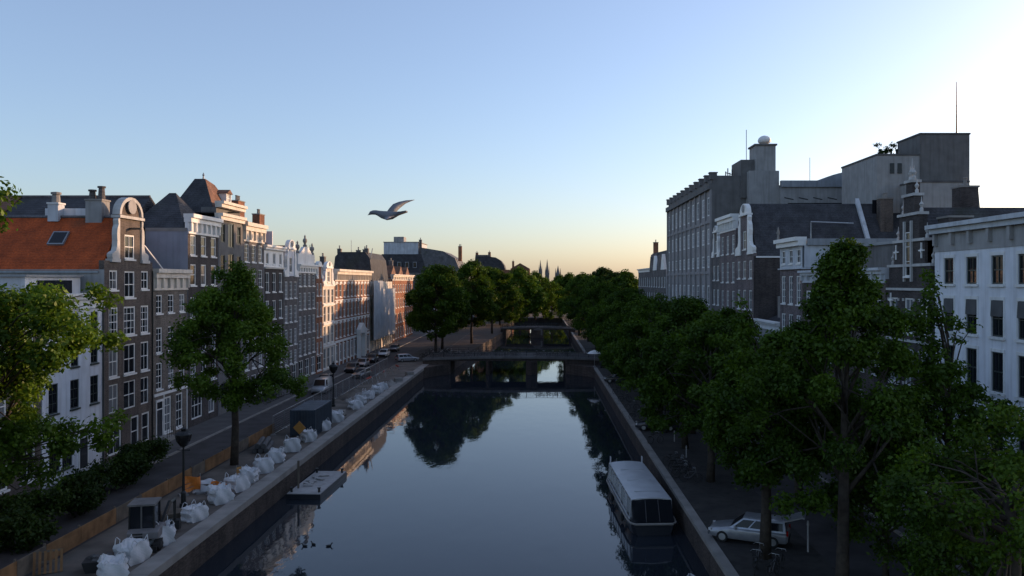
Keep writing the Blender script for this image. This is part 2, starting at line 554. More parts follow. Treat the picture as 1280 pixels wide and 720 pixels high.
def panel(mb, u0, u1, z0, z1, wins, rev=0.2):
    """front face in plane y=0 from u0..u1, z0..z1 with holes for windows and reveals behind them"""
    us = sorted({u0, u1} | {min(max(q, u0), u1) for (u, z, w, h, s) in wins for q in (u - w / 2, u + w / 2)})
    zs = sorted({z0, z1} | {min(max(q, z0), z1) for (u, z, w, h, s) in wins for q in (z, z + h)})
    for a, b in zip(us, us[1:]):
        for c, d in zip(zs, zs[1:]):
            if b - a < 1e-5 or d - c < 1e-5:
                continue
            cu, cz = (a + b) / 2, (c + d) / 2
            if any(abs(cu - u) < w / 2 and z < cz < z + h for (u, z, w, h, s) in wins):
                continue
            mb.face([(a, 0, c), (b, 0, c), (b, 0, d), (a, 0, d)])
    for (u, z, w, h, s) in wins:
        a, b, c, d = u - w / 2, u + w / 2, z, z + h
        mb.face([(a, 0, c), (a, rev, c), (a, rev, d), (a, 0, d)])
        mb.face([(b, 0, c), (b, 0, d), (b, rev, d), (b, rev, c)])
        mb.face([(a, 0, c), (b, 0, c), (b, rev, c), (a, rev, c)])
        mb.face([(a, 0, d), (a, rev, d), (b, rev, d), (b, 0, d)])
        mb.face([(a, rev, c), (b, rev, c), (b, rev, d), (a, rev, d)])

def house_root(name, label, side, ya, yb, group="canal houses", cat="house"):
    """origin at the left end of the facade as seen from the canal; x along it, y into the block"""
    if side == 'L':
        return thing(name, label, cat, (XL, min(ya, yb), 0), math.radians(90), group), abs(yb - ya)
    return thing(name, label, cat, (XR, max(ya, yb), 0), math.radians(-90), group), abs(yb - ya)

def row(n, W_, z, h, w, st, m0=None, m1=None):
    m0 = W_ / (2 * n) if m0 is None else m0
    m1 = m0 if m1 is None else m1
    return [(m0 + (W_ - m0 - m1) * k / max(1, n - 1) if n > 1 else W_ / 2, z, w, h, st) for k in range(n)]

def body(root, W_, D, H, wins, wall, side=None, name="wall", gap=.015):
    b = MB()
    panel(b, gap, W_ - gap, -.3, H, wins)
    mats = [M[wall], M[side or wall]]
    b.cur = 1
    g_ = gap
    b.face([(g_, 0, -.3), (g_, 0, H), (g_, D, H), (g_, D, -.3)])
    b.face([(W_ - g_, 0, -.3), (W_ - g_, D, -.3), (W_ - g_, D, H), (W_ - g_, 0, H)])
    b.face([(g_, D, -.3), (g_, D, H), (W_ - g_, D, H), (W_ - g_, D, -.3)])
    b.face([(g_, 0, H), (W_ - g_, 0, H), (W_ - g_, D, H), (g_, D, H)])
    o = b.build(name, mats, root)
    add_windows(root, wins)
    return o

def cornice(root, W_, z, h, m='trim', out=.45, brackets=0, frieze=True):
    b = MB()
    fz = z + h * .55 if frieze else z
    if frieze:
        b.box(.03, W_ - .03, -.07, .3, z, fz)
        b.box(.03, W_ - .03, -.13, .3, z - .12, z)
    b.box(.02, W_ - .02, -out * .6, .4, fz + .002, fz + (z + h - fz) * .55)
    b.box(.01, W_ - .01, -out, .45, fz + (z + h - fz) * .55 + .002, z + h)
    for k in range(brackets):
        u = .25 + (W_ - .5) * k / max(1, brackets - 1)
        b.box(u - .09, u + .09, -out * .55, -.07, z + .1, fz)
    return b.build("cornice", M[m], root)

def gable_roof(root, u0, u1, y0, y1, ze, zr, m, over=.0, name="roof"):
    """ridge runs away from the canal"""
    b = MB(); c = (u0 + u1) / 2
    b.prism([(u0 - over, ze), (u1 + over, ze), (c, zr)], 'y', y0, y1)
    return b.build(name, M[m], root)

def saddle_roof(root, u0, u1, y0, y1, ze, zr, m, name="roof"):
    b = MB(); c = (y0 + y1) / 2
    b.prism([(y0, ze), (y1, ze), (c, zr)], 'x', u0, u1)
    return b.build(name, M[m], root)

def hip_roof(root, u0, u1, y0, y1, ze, zr, m, ridge=0.2, name="roof", along='y'):
    b = MB(); cu, cy = (u0 + u1) / 2, (y0 + y1) / 2
    if along == 'y':
        hy = (y1 - y0) / 2 * ridge
        A, B = (cu, cy - hy, zr), (cu, cy + hy, zr)
        p = [(u0, y0, ze), (u1, y0, ze), (u1, y1, ze), (u0, y1, ze)]
        b.face([p[0], p[1], A]); b.face([p[1], p[2], B, A]); b.face([p[2], p[3], B]); b.face([p[3], p[0], A, B])
    else:
        hu = (u1 - u0) / 2 * ridge
        A, B = (cu - hu, cy, zr), (cu + hu, cy, zr)
        p = [(u0, y0, ze), (u1, y0, ze), (u1, y1, ze), (u0, y1, ze)]
        b.face([p[3], p[0], A]); b.face([p[0], p[1], B, A]); b.face([p[1], p[2], B]); b.face([p[2], p[3], A, B])
    b.face(p[::-1])
    return b.build(name, M[m], root)

def chimney(root, u, y, z0, z1, w=.9, d=.6, m='red', pots=2, capm='stone'):
    b = MB(); b.box(u - w / 2, u + w / 2, y - d / 2, y + d / 2, z0, z1)
    c = b.build("chimney", M[m], root)
    k = MB(); k.box(u - w / 2 - .07, u + w / 2 + .07, y - d / 2 - .07, y + d / 2 + .07, z1 + .002, z1 + .14)
    for q in range(pots):
        x = u + (q - (pots - 1) / 2) * .45
        k.lathe([(.14, z1 + .142), (.12, z1 + .7), (.17, z1 + .72), (.17, z1 + .8), (.09, z1 + .82)], 8, (x, y, 0))
    k.build("chimney_cap", M[capm], c)
    return c

def dormer(root, u, y, z, w=1.5, h=1.6, d=2.2, m='trim', roofm='dark_tile'):
    b = MB(); st = ('trim', .09, 1, 1, True)
    b.box(u - w / 2, u + w / 2, y, y + d, z, z + .25)
    b.box(u - w / 2, u - w / 2 + .15, y, y + d, z + .25, z + h)
    b.box(u + w / 2 - .15, u + w / 2, y, y + d, z + .25, z + h)
    b.box(u - w / 2 + .15, u + w / 2 - .15, y + .22, y + d, z + .25, z + h)
    o = b.build("dormer", M[m], root)
    r = MB(); r.prism([(u - w / 2 - .15, z + h + .003), (u + w / 2 + .15, z + h + .003), (u, z + h + .5)], 'y', y - .15, y + d)
    r.build("dormer_roof", M[roofm], o)
    f, p = win_mesh(w - .3, h - .25, st)
    fo = link("dormer_window", f, o, (u, y + .05, z + .25))
    return o

def door(root, u, w=1.1, h=2.5, z=0.9, m='darkcar', y=0.0, transom=True):
    b = MB()
    b.box(u - w / 2 - .14, u - w / 2, y - .06, y - .004, z, z + h + .75)
    b.box(u + w / 2, u + w / 2 + .14, y - .06, y - .004, z, z + h + .75)
    b.box(u - w / 2 - .2, u + w / 2 + .2, y - .12, y - .004, z + h + .752, z + h + .95)
    b.box(u - w / 2, u + w / 2, y - .05, y - .004, z + h, z + h + .1)
    fr = b.build("door_frame", M['trim'], root)
    d = MB()
    d.box(u - w / 2, u + w / 2, y - .035, y - .004, z, z + h)
    for q in (.15, .55):
        d.box(u - w * .32, u + w * .32, y - .05, y - .036, z + h * q, z + h * (q + .3))
    d.build("door_leaf", M[m], fr)
    if transom:
        t = MB(); t.box(u - w / 2, u + w / 2, y - .025, y - .004, z + h + .1, z + h + .75)
        t.build("transom_pane", M['glassdark'], fr)
    return fr

def stoop(root, u, w=2.2, z=0.9, d=1.4, n=5, rail=True):
    b = MB()
    b.box(u - w / 2, u + w / 2, -d, -.01, .0, z)
    for k in range(n - 1):
        b.box(u + w / 2 + k * .3, u + w / 2 + (k + 1) * .3, -d + .1, -.02, 0, z * (n - 1 - k) / n)
    st = b.build("stoop", M['stone'], root)
    if rail:
        r = MB()
        r.tube([(u - w / 2 + .06, -d + .06, z), (u - w / 2 + .06, -d + .06, z + .95), (u + w / 2, -d + .06, z + .95), (u + w / 2 + n * .28, -d + .08, .95)], .022, 6)
        for k in range(5):
            x = u - w / 2 + .06 + (w - .1) * k / 4
            r.tube([(x, -d + .06, z), (x, -d + .06, z + .95)], .014, 5)
        r.build("railing", M['metal_dark'], st)
    return st

def scroll(mb, u, z, w, h, dirn, y0=-.14, y1=.32):
    """claw piece beside a neck gable: tall thin at the neck, curling out at the foot"""
    pts = [(0, 0)]
    for k in range(13):
        t = k / 12
        pts.append((w * (1 - t) ** 2.2 + .16 * (1 - abs(2 * t - 1)), h * t))
    pts = [(0, 0), (w, 0), (w + .1, h * .05), (w + .12, h * .12), (w * .85, h * .17), (w * .55, h * .2), (w * .42, h * .3),
           (w * .38, h * .45), (w * .42, h * .6), (w * .36, h * .75), (w * .2, h * .85), (w * .26, h * .95), (w * .2, h), (0, h)]
    poly = [(u + dirn * p[0], z + p[1]) for p in pts]
    mb.prism(poly, 'y', y0, y1)

def neck_top(root, W_, zs, zn, nw, wall, ped=1.6, wins=(), cu=None, sw=None, ornament=True, om='trim', hollow=False):
    """neck gable: narrow upright with scrolls and rounded pediment"""
    cu = W_ / 2 if cu is None else cu
    b = MB()
    panel(b, cu - nw / 2, cu + nw / 2, zs, zn, list(wins), .2)
    b.box(cu - nw / 2, cu + nw / 2, .202, .5, zs + .002, zn)
    b.face([(cu - nw / 2, 0, zs), (cu - nw / 2, .2, zs), (cu - nw / 2, .2, zn), (cu - nw / 2, 0, zn)])
    b.face([(cu + nw / 2, 0, zs), (cu + nw / 2, .2, zs), (cu + nw / 2, .2, zn), (cu + nw / 2, 0, zn)])
    gb = b.build("gable", M[wall], root)
    add_windows(root, wins)
    s = MB()
    sw = sw or (W_ - nw) / 2 - .05
    foot = min(.04 + 9, 0) if False else (W_ - nw) / 2 - .04
    if hollow: foot = sw + .25
    scroll(s, cu - nw / 2 - .002, zs + .15, sw, zn - zs - .2, -1)
    scroll(s, cu + nw / 2 + .002, zs + .15, sw, zn - zs - .2, 1)
    s.box(cu - nw / 2 - foot, cu - nw / 2 - .003, -.2, .36, zs - .12, zs + .148)
    s.box(cu + nw / 2 + .003, cu + nw / 2 + foot, -.2, .36, zs - .12, zs + .148)
    # pediment
    s.box(cu - nw / 2 - .25, cu + nw / 2 + .25, -.28, .52, zn + .002, zn + .24)
    arc = [(cu - nw / 2 - .1, zn + .242), (cu + nw / 2 + .1, zn + .242)]
    for k in range(13):
        t = math.pi * k / 12
        arc.append((cu + (nw / 2 + .1) * math.cos(t), zn + .3 + ped * math.sin(t)))
    if hollow:       # arched top in brick with a thin stone rim
        c_ = MB(); c_.prism(arc, 'y', -.002, .4); c_.build("gable_top", M[wall], gb)
        rx, n_ = nw / 2 + .1, 12
        for k in range(n_):
            t0, t1 = math.pi * k / n_, math.pi * (k + 1) / n_
            P = lambda t, q: (cu + (rx + q) * math.cos(t), zn + .3 + (ped + q) * math.sin(t))
            s.prism([P(t0, -.24), P(t0, .06), P(t1, .06), P(t1, -.24)], 'y', -.2, .45)
    else:
        s.prism(arc, 'y', -.16, .4)
    s.build("gable_ornament", M[om], gb)
    if ornament:
        o = MB()
        o.prism([(cu + ped * .45 * math.cos(k * math.pi / 8), zn + .3 + ped * .5 + ped * .4 * math.sin(k * math.pi / 8)) for k in range(16)], 'y', -.26, -.161)
        o.build("shell_relief", M['concrete'], gb)
    return gb

def hoist(root, u, z):
    b = MB(); b.box(u - .08, u + .08, -1.0, .3, z, z + .18)
    b.tube([(u, -.9, z), (u, -.9, z - .3), (u + .08, -.9, z - .38)], .025, 6)
    return b.build("hoist_beam", M['woodgrey'], root)

def drainpipe(root, u, z1):
    b = MB(); b.tube([(u, -.07, .1), (u, -.07, z1)], .05, 6)
    return b.build("drainpipe", M['metal_dark'], root)

def H(name, label, side, pa, pb, **k):
    """house between two pixel columns of the photograph's facade line"""
    fy = YL if side == 'L' else YR
    ya, yb = fy(pa), fy(pb)
    root, W_ = house_root(name, label, side, ya, yb)
    return root, W_, (ya + yb) / 2

# ---- left row, nearest first
def shop_windows(n, W_, z, h, st=('trim', .13, 1, 1, False)):
    w = W_ / n - .5
    return row(n, W_, z, h, w, st)

r, W_ = house_root("brick_house", "low brown brick house with a pale cornice, half hidden by the leftmost tree", 'L', 45.5, 57.1)
wn_ = row(4, W_, 9.3, 2.0, 1.25, WHITE) + row(4, W_, 5.4, 2.6, 1.3, WHITE2) + row(4, W_, 1.1, 3.0, 1.6, WHITE2)
body(r, W_, 13, 12.3, wn_, 'brown')
cornice(r, W_, 11.7, .9, 'cream', .4)
saddle_roof(r, 0.05, W_ - .05, .5, 12.5, 12.4, 14.1, 'brown_tile')
chimney(r, 2, 6.5, 13, 15.4)

r, W_ = house_root("terraced_house", "mauve brick house nearest the camera in the left row, behind the leftmost tree", 'L', 36, 45.3)
body(r, W_, 13, 12.0, row(3, W_, 8.7, 2.0, 1.3, WHITE) + row(3, W_, 5.0, 2.5, 1.3, WHITE) + row(3, W_, 1.0, 2.9, 1.6, WHITE2), 'mauve')
cornice(r, W_, 11.5, .9)
hip_roof(r, .1, W_ - .1, .4, 12, 12.4, 14.4, 'dark_tile')

r, W_ = house_root("plastered_house", "bluish white plastered house with few dark windows, beside the neck gable house", 'L', 57.2, 65.3)
wn_ = row(3, W_, 8.5, 1.7, 1.0, DARKS) + row(3, W_, 5.3, 2.2, 1.15, DARKS) + [(1.5, 1.0, 1.3, 2.2, DARKS), (3.1, 1.0, 1.3, 2.2, DARKS)] + row(3, W_, 11.2, 1.4, 1.0, DARKS)
body(r, W_, 12, 13.6, wn_, 'bluewhite')
cornice(r, W_, 13.0, 1.1, 'white', .45)
door(r, 5.2, z=.5, h=2.3)
b = MB(); b.box(.6, 7.6, 1.6, 9, 13.65, 15.35); a = b.build("attic_storey", M['plaster'], r)
b = MB(); b.box(.4, 7.8, 1.4, 9.2, 15.352, 15.5); b.build("attic_roof", M['zinc'], a)
b = MB(); b.box(1.3, 1.34, 1.58, 1.6, 13.9, 15.0); b.box(2.0, 6.4, 1.57, 1.59, 14.0, 15.1); b.build("attic_window", M['glass'], a)
drainpipe(r, 7.9, 13.0)

# neck gable house with the orange roof
r, W_ = house_root("neck_gable_house", "tall dark brick house with white neck gable and steep orange tiled roof", 'L', 65.4, 73.6)
c0 = 4.1
def r3(z, h, w, wc, st): return [(1.45, z, w, h, st), (c0, z, wc, h, st), (W_ - 1.45, z, w, h, st)]
big = ('trim', .15, 2, 3, True)
wn_ = [(1.45, 14.3, 1.3, 1.65, WHITE2), (c0, 13.6, 1.75, 2.3, WHITE2), (W_ - 1.45, 14.3, 1.3, 1.65, WHITE2)] \
    + r3(10.35, 2.5, 1.45, 2.0, big) + r3(7.0, 2.6, 1.45, 2.0, WHITE2) + r3(4.0, 2.4, 1.45, 2.0, ('trim', .1, 1, 1, False)) \
    + [(1.6, .5, 2.2, 2.7, ('trim', .16, 1, 1, False)), (5.0, .5, 1.4, 2.7, ('trim', .16, 0, 1, False)), (6.9, .5, 1.4, 2.7, ('trim', .16, 0, 1, False))]
body(r, W_, 24, 16.0, wn_, 'brown', 'grey')
b = MB(); b.box(.015, W_ - .015, 0.001, .45, 16.002, 16.75); b.build("parapet", M['brown'], r)
neck_top(r, W_, 16.75, 20.4, 3.7, 'brown', 1.55, [(c0, 16.95, 1.7, 2.1, ('trim', .14, 1, 1, True))], cu=c0, sw=1.15, om='gableclay', hollow=True)
hoist(r, c0, 19.5)
rf = gable_roof(r, .0, W_, .46, 24, 15.9, 20.6, 'orange_tile')
b = MB(); b.tube([(c0, .6, 20.62), (c0, 24, 20.62)], .13, 8); b.build("ridge_tiles", M['grey_tile'], rf)
b = MB(); b.box(-.12, 0, .46, 24, 15.72, 15.88); b.build("gutter", M['zinc'], rf)
for yy, zz in ((5.1, 18.6), (12.1, 18.3)):    # roof lights on the slope that faces the camera
    t = (zz - 15.9) / (20.6 - 15.9) * W_ / 2
    an = math.atan2(20.6 - 15.9, W_ / 2)
    s = MB()
    i = len(s.v)
    cx, cz = t - .10 * math.sin(an), zz + .10 * math.cos(an)
    for dz in (-.09, .09):
        for a_, b_ in ((-.75, -.75), (.75, -.75), (.75, .75), (-.75, .75)):
            s.v.append((cx + b_ * math.cos(an) - dz * math.sin(an), yy + a_ * .9, cz + b_ * math.sin(an) + dz * math.cos(an)))
    for f in ((0, 3, 2, 1), (4, 5, 6, 7), (0, 1, 5, 4), (1, 2, 6, 5), (2, 3, 7, 6), (3, 0, 4, 7)):
        s.f.append(f); s.mi.append(0)
    so = s.build("roof_light", M['zinc'], rf)
    q = MB()
    q.face([(cx + b_ * .84 * math.cos(an) - .095 * math.sin(an), yy + a_ * .76, cz + b_ * .84 * math.sin(an) + .095 * math.cos(an)) for a_, b_ in ((-.75, -.75), (.75, -.75), (.75, .75), (-.75, .75))])
    q.build("roof_light_pane", M['glass'], so)
ch = chimney(r, c0 + .2, 2.9, 19.8, 22.0, 1.3, 1.4, 'grey', 0, 'stone')
b = MB()
for dx, dy, hh in ((0, -.35, 1.0), (0, .45, .7)):
    b.lathe([(.3, 22.142), (.24, 22.142 + hh), (.34, 22.16 + hh), (.34, 22.3 + hh), (.15, 22.32 + hh)], 10, (c0 + .2 + dx, 2.9 + dy, 0))
b.build("chimney_pot", M['greybrick'], ch)
ch = chimney(r, c0, 6.4, 20.2, 21.7, .95, .9, 'plaster', 0, 'white')
b = MB(); b.lathe([(.35, 22.04), (.3, 22.75), (.42, 22.77), (.42, 22.95), (.1, 23.0)], 10, (c0, 6.4, -.2)); b.build("chimney_pot", M['stone'], ch)
b = MB(); b.box(c0 + .4, c0 + 1.0, 3.9, 7.6, 19.6, 21.4); b.build("parapet_wall", M['bluewhite'], r)
drainpipe(r, W_ - .12, 16)

r, W_ = house_root("low_canal_house", "low tan brick house with a broad cream cornice between two taller houses", 'L', 73.7, 80.9)
wn_ = row(3, W_, 12.0, 1.75, 1.2, CROSS) + row(3, W_, 8.3, 2.4, 1.2, WHITE) + row(3, W_, 4.9, 2.5, 1.2, WHITE) + [(2.9, .6, 1.5, 3.4, ('trim', .16, 1, 3, True)), (5.4, .6, 1.5, 3.4, ('trim', .16, 1, 3, True))]
body(r, W_, 11, 14.4, wn_, 'tan')
cornice(r, W_, 14.3, 1.9, 'cream', .55, 6)
door(r, 1.2, 1.1, 2.5, .5, 'darkcar')
hip_roof(r, .3, W_ - .3, 1.0, 10, 14.5, 18.3, 'dark_tile', .3)
b = MB(); b.tube([(W_ - .7, 1.2, 15.0), (W_ / 2, 2.6, 18.5)], .09, 6); b.tube([(W_ - .7, 1.2, 15.0), (W_ - .4, 4.4, 15.6)], .09, 6); b.build("roof_ridge", M['trim'], r)
stoop(r, 1.2, 1.8, .5, 1.2, 3)
b = MB(); b.box(.1, W_ - .1, -.09, -.004, 4.3, 4.55); b.box(2.0, 2.15, -.06, -.004, .1, 4.3); b.box(W_ - .25, W_ - .1, -.06, -.004, .1, 4.3); b.build("shop_surround", M['trim'], r)

r, W_ = house_root("hip_roofed_house", "dark brick house with bluish white side wall and black pyramid roof", 'L', 81, 88.7)
ar = ('trim', .14, 0, 1, True)
wn_ = row(3, W_, 17.7, 2.1, 1.35, ar) + row(3, W_, 14.6, 2.2, 1.35, ar) + row(3, W_, 11.2, 2.2, 1.35, WHITE2) + row(3, W_, 7.6, 2.4, 1.35, WHITE2) + row(3, W_, 4.4, 2.2, 1.35, WHITE2) + [(2.2, .8, 2.6, 2.8, ('trim', .15, 2, 1, False)), (5.9, .8, 1.6, 2.8, ('trim', .15, 1, 1, False))]
body(r, W_, 4.3, 20.4, wn_, 'black', 'bluegrey')
cornice(r, W_, 20.0, 1.9, 'trim', .6, 7)
hip_roof(r, .1, W_ - .1, .4, 6.2, 20.45, 24.4, 'dark_tile', .12)
b = MB(); b.box(.03, W_ - .03, 4.301, 12, -.3, 18.5); b.build("rear_wing", M['greydark'], r)
b = MB(); b.box(-.02, .02, .1, 4.3, 20.1, 20.45); b.build("coping", M['stone'], r)

r, W_ = house_root("mansard_house", "grey warehouse with dark hatches under a double cornice and brown mansard roof", 'L', 88.8, 96.1)
dk = ('trimdark', .1, 1, 1, False)
hatch = ('trimdark', .12, 1, 0, False)
cc = W_ / 2
def wr(z, h): return [(1.25, z, 1.15, h, dk), (cc, z - .5, 1.7, h + .7, hatch), (W_ - 1.25, z, 1.15, h, dk)]
wn_ = wr(19.4, 2.1) + wr(15.9, 2.1) + wr(12.5, 2.1) + wr(9.1, 2.1) + wr(5.7, 2.1) + [(1.5, .8, 1.6, 2.8, dk), (4.5, .8, 3.0, 2.9, ('trim', .14, 3, 1, False))]
body(r, W_, 5.7, 22.2, wn_, 'greydark', 'bluegrey')
cornice(r, W_, 21.9, .75, 'cream', .5, frieze=False)
b = MB(); b.box(.1, W_ - .1, .3, 2, 22.66, 23.3); b.build("attic_wall", M['greydark'], r)
o_ = cornice(r, W_, 23.3, .7, 'cream', .6, frieze=False)
b = MB()
p0 = [(.05, .5, 22.7), (W_ - .05, .5, 22.7), (W_ - .05, 5.6, 22.7), (.05, 5.6, 22.7)]
p1 = [(2.2, 2.4, 26.7), (W_ - 2.4, 2.4, 26.3), (W_ - 2.4, 3.6, 26.3), (2.2, 3.6, 26.7)]
for k in range(4):
    k2 = (k + 1) % 4
    b.cur = 1 if k == 0 else 0
    b.face([p0[k], p0[k2], p1[k2], p1[k]])
b.cur = 0; b.face(p1)
b.build("roof", [M['dark_tile'], M['brown_tile']], r)
b = MB(); b.box(.03, W_ - .03, 5.7, 13, -.2, 19.0); b.build("rear_wing", M['greydark'], r)
dormer(r, W_ - 2.0, .9, 24.0, 1.5, 1.3, 2.2, 'trim', 'brown_tile')
b = MB(); b.lathe([(.12, 26.68), (.08, 27.0), (.14, 27.1), (.02, 27.4)], 8, (2.2, 2.6, 0)); b.build("finial", M['zinc'], r)
hoist(r, cc, 22.9)

r, W_ = house_root("white_window_house", "grey brick house with tall white windows and a decorated pale frieze", 'L', 96.2, 103.4)
wn_ = row(3, W_, 17.4, 2.2, 1.35, WHITE) + row(3, W_, 14.3, 2.2, 1.35, WHITE) + row(3, W_, 10.8, 2.3, 1.35, WHITE) + row(3, W_, 7.2, 2.4, 1.35, WHITE) + row(3, W_, 4.2, 2.0, 1.35, WHITE) + row(3, W_, .8, 2.6, 1.6, WHITE2)
body(r, W_, 13, 20.2, wn_, 'greybrick', 'plaster')
cornice(r, W_, 20.0, 2.2, 'cream', .6, 5)
b = MB()
for k in range(4):
    u = W_ * (k + .5) / 4
    b.prism([(u + .33 * math.cos(t * math.pi / 6), 20.6 + .28 * math.sin(t * math.pi / 6)) for t in range(12)], 'y', -.12, -.075)
b.build("relief", M['grey'], r)
saddle_roof(r, .1, W_ - .1, .6, 10, 21.6, 25.6, 'brown_tile')
chimney(r, W_ - 1.0, 3.0, 22.0, 25.2, 2.2, 1.0, 'red', 3)

r, W_ = house_root("black_brick_house", "dark brick house with a white attic storey and a dark hipped roof", 'L', 103.5, 111.5)
wn_ = row(3, W_, 13.6, 2.6, 1.4, WHITE2) + row(3, W_, 10.0, 2.5, 1.4, WHITE2) + row(3, W_, 6.5, 2.5, 1.4, WHITE2) + row(3, W_, 3.9, 1.8, 1.4, WHITE2) + row(3, W_, .7, 2.6, 1.8, WHITE2)
body(r, W_, 13, 16.8, wn_, 'black', 'plaster')
b = MB(); wa = row(3, W_, 17.3, 1.5, 1.1, ('trim', .1, 1, 0, True)); panel(b, .05, W_ - .05, 16.95, 19.2, wa); b.box(.05, W_ - .05, .21, 2, 16.96, 19.2)
a = b.build("attic_wall", M['trim'], r); add_windows(r, wa)
cornice(r, W_, 16.7, .25, 'trim', .35, frieze=False); cornice(r, W_, 19.2, .6, 'trim', .45, frieze=False)
hip_roof(r, .1, W_ - .1, .8, 11, 19.3, 22.4, 'dark_tile', .3)
b = MB(); b.box(W_ - .3, W_ - .02, 1.5, 12, 16.8, 22.0); b.build("fire_wall", M['bluewhite'], r)
chimney(r, W_ - .9, 3.2, 20, 24.2, 2.0, 1.0, 'red', 2)

r, W_ = house_root("white_neck_house", "narrow house with a white scrolled neck gable and grey lower floors", 'L', 111.6, 118)
wn_ = row(3, W_, 12.6, 2.4, 1.2, WHITE) + row(3, W_, 9.2, 2.4, 1.2, WHITE) + row(3, W_, 5.9, 2.3, 1.2, WHITE) + row(3, W_, 3.2, 1.9, 1.2, WHITE) + row(2, W_, .6, 2.4, 1.8, WHITE2)
body(r, W_, 13, 15.8, wn_, 'greybrick', 'grey')
neck_top(r, W_, 15.8, 19.6, 2.9, 'bluewhite', 1.1, [(W_ / 2, 16.3, 1.3, 2.2, WHITE2)])
gable_roof(r, .1, W_ - .1, .5, 13, 15.8, 20.2, 'brown_tile')

r, W_ = house_root("finialed_house", "grey house with three stone finials on a white ornate top", 'L', 118.1, 127.6)
wn_ = row(4, W_, 14.3, 1.9, 1.3, WHITE) + row(4, W_, 10.8, 2.5, 1.3, WHITE) + row(4, W_, 7.2, 2.6, 1.3, WHITE) + row(4, W_, 3.9, 2.3, 1.3, WHITE) + row(3, W_, .6, 2.6, 2.0, WHITE2)
body(r, W_, 13, 16.6, wn_, 'greybrick', 'plaster')
cornice(r, W_, 16.4, 1.2, 'trim', .5, 8)
b = MB(); b.box(.3, W_ - .3, .1, .6, 17.6, 19.2)
b.prism([(1.6, 19.2), (W_ - 1.6, 19.2), (W_ / 2 + 1, 20.3), (W_ / 2 - 1, 20.3)], 'y', .12, .58)
a = b.build("parapet", M['white'], r)
for u, z in ((.9, 19.2), (W_ / 2, 20.3), (W_ - .9, 19.2)):
    b = MB(); b.lathe([(.3, z), (.3, z + .3), (.14, z + .45), (.34, z + .9), (.3, z + 1.2), (.1, z + 1.4), (.16, z + 1.6), (.02, z + 1.9)], 10, (u, .35, 0)); b.build("finial", M['stone'], a)
saddle_roof(r, .2, W_ - .2, .7, 12, 17.2, 20.0, 'dark_tile')

r, W_ = house_root("narrow_brick_house", "very narrow red brick house squeezed beside the sunlit white gable house", 'L', 127.7, 131.6)
wn_ = row(2, W_, 12.7, 2.0, 1.1, WHITE2) + row(2, W_, 9.4, 2.3, 1.1, WHITE2) + row(2, W_, 6.0, 2.3, 1.1, WHITE2) + row(2, W_, 3.3, 1.9, 1.1, WHITE2) + row(1, W_, .6, 2.4, 2.6, WHITE2)
body(r, W_, 13, 15.6, wn_, 'red', 'red')
neck_top(r, W_, 15.6, 17.4, 1.9, 'red', .6, (), ornament=False)
gable_roof(r, .1, W_ - .1, .5, 12, 15.6, 18.0, 'brown_tile')
chimney(r, W_ - .5, 3, 17, 19.6, .8, .8, 'greybrick', 2)

r, W_ = house_root("sunlit_gable_house", "slim cream house with an ornate gable and bands of triple windows in sunlight", 'L', 131.7, 139.2)
wn_ = row(3, W_, 11.3, 2.5, 1.5, WHITE2) + row(3, W_, 8.2, 2.7, 1.5, WHITE2) + row(3, W_, 4.6, 3.0, 1.5, WHITE2) + row(3, W_, .5, 3.4, 1.6, WHITE2)
body(r, W_, 13, 14.4, wn_, 'cream', 'red')
for z in (4.05, 7.75, 10.95, 14.2):
    b = MB(); b.box(.03, W_ - .03, -.16, -.004, z, z + .3); b.build("string_course", M['trim'], r)
neck_top(r, W_, 14.5, 17.2, 3.6, 'cream', .9, [(W_ / 2, 14.9, 1.6, 1.9, WHITE2)])
gable_roof(r, .1, W_ - .1, .5, 12, 14.4, 17.6, 'brown_tile')

r, W_ = house_root("palace_house", "wide red brick canal palace with white arched lintels and a deep pale cornice", 'L', 139.3, 168.0)
arch = ('trim', .16, 1, 1, True)
wn_ = []
for z, h in ((12.2, 2.4), (8.6, 2.6), (5.0, 2.6)):
    wn_ += row(10, W_, z, h, 1.5, arch)
gf = [x for x in row(10, W_, .9, 3.0, 1.6, ('trim', .18, 1, 1, True)) if abs(x[0] - W_ * .65) > 1.6]
body(r, W_, 14, 15.4, wn_ + gf, 'red')
cornice(r, W_, 15.2, 2.0, 'cream', .9, 20)
for (u, z, w, h, s) in wn_:
    b = MB(); n = 7; pts = []
    for k in range(n): pts.append((u + (w / 2 + .22) * math.cos(math.pi * k / (n - 1)), z + h + .02 + .42 * math.sin(math.pi * k / (n - 1))))
    b.prism(pts, 'y', -.09, -.004)
    b.build("window_lintel", M['trim'], r)
b = MB(); b.box(.03, W_ - .03, -.16, -.004, 4.2, 4.6); b.box(.03, W_ - .03, -.1, -.004, 8.0, 8.2); b.box(.03, W_ - .03, -.1, -.004, 11.6, 11.8)
for k in range(11):
    u = .3 + (W_ - .6) * k / 10
    b.box(u - .25, u + .25, -.12, -.004, .1, 4.195)
b.build("plinth_bands", M['trim'], r)
u = W_ * .65
b = MB(); b.box(u - 2.4, u - 1.7, -.9, -.17, .1, 4.9); b.box(u + 1.7, u + 2.4, -.9, -.17, .1, 4.9); b.box(u - 2.7, u + 2.7, -1.1, -.165, 4.902, 5.7)
b.prism([(u - 2.6, 5.7), (u + 2.6, 5.7), (u, 6.9)], 'y', -1.0, -.17)
b.build("portico", M['trim'], r)
door(r, u, 1.8, 2.8, .2, 'darkcar')
hip_roof(r, .3, W_ - .3, 2, 13.5, 15.5, 18.4, 'dark_tile', .75, along='x')
for u, z in ((9.5, 20.8), (24, 21.0)):
    chimney(r, u, 8.5, 17.6, z - 1, 1.4, .9, 'greybrick', 2)
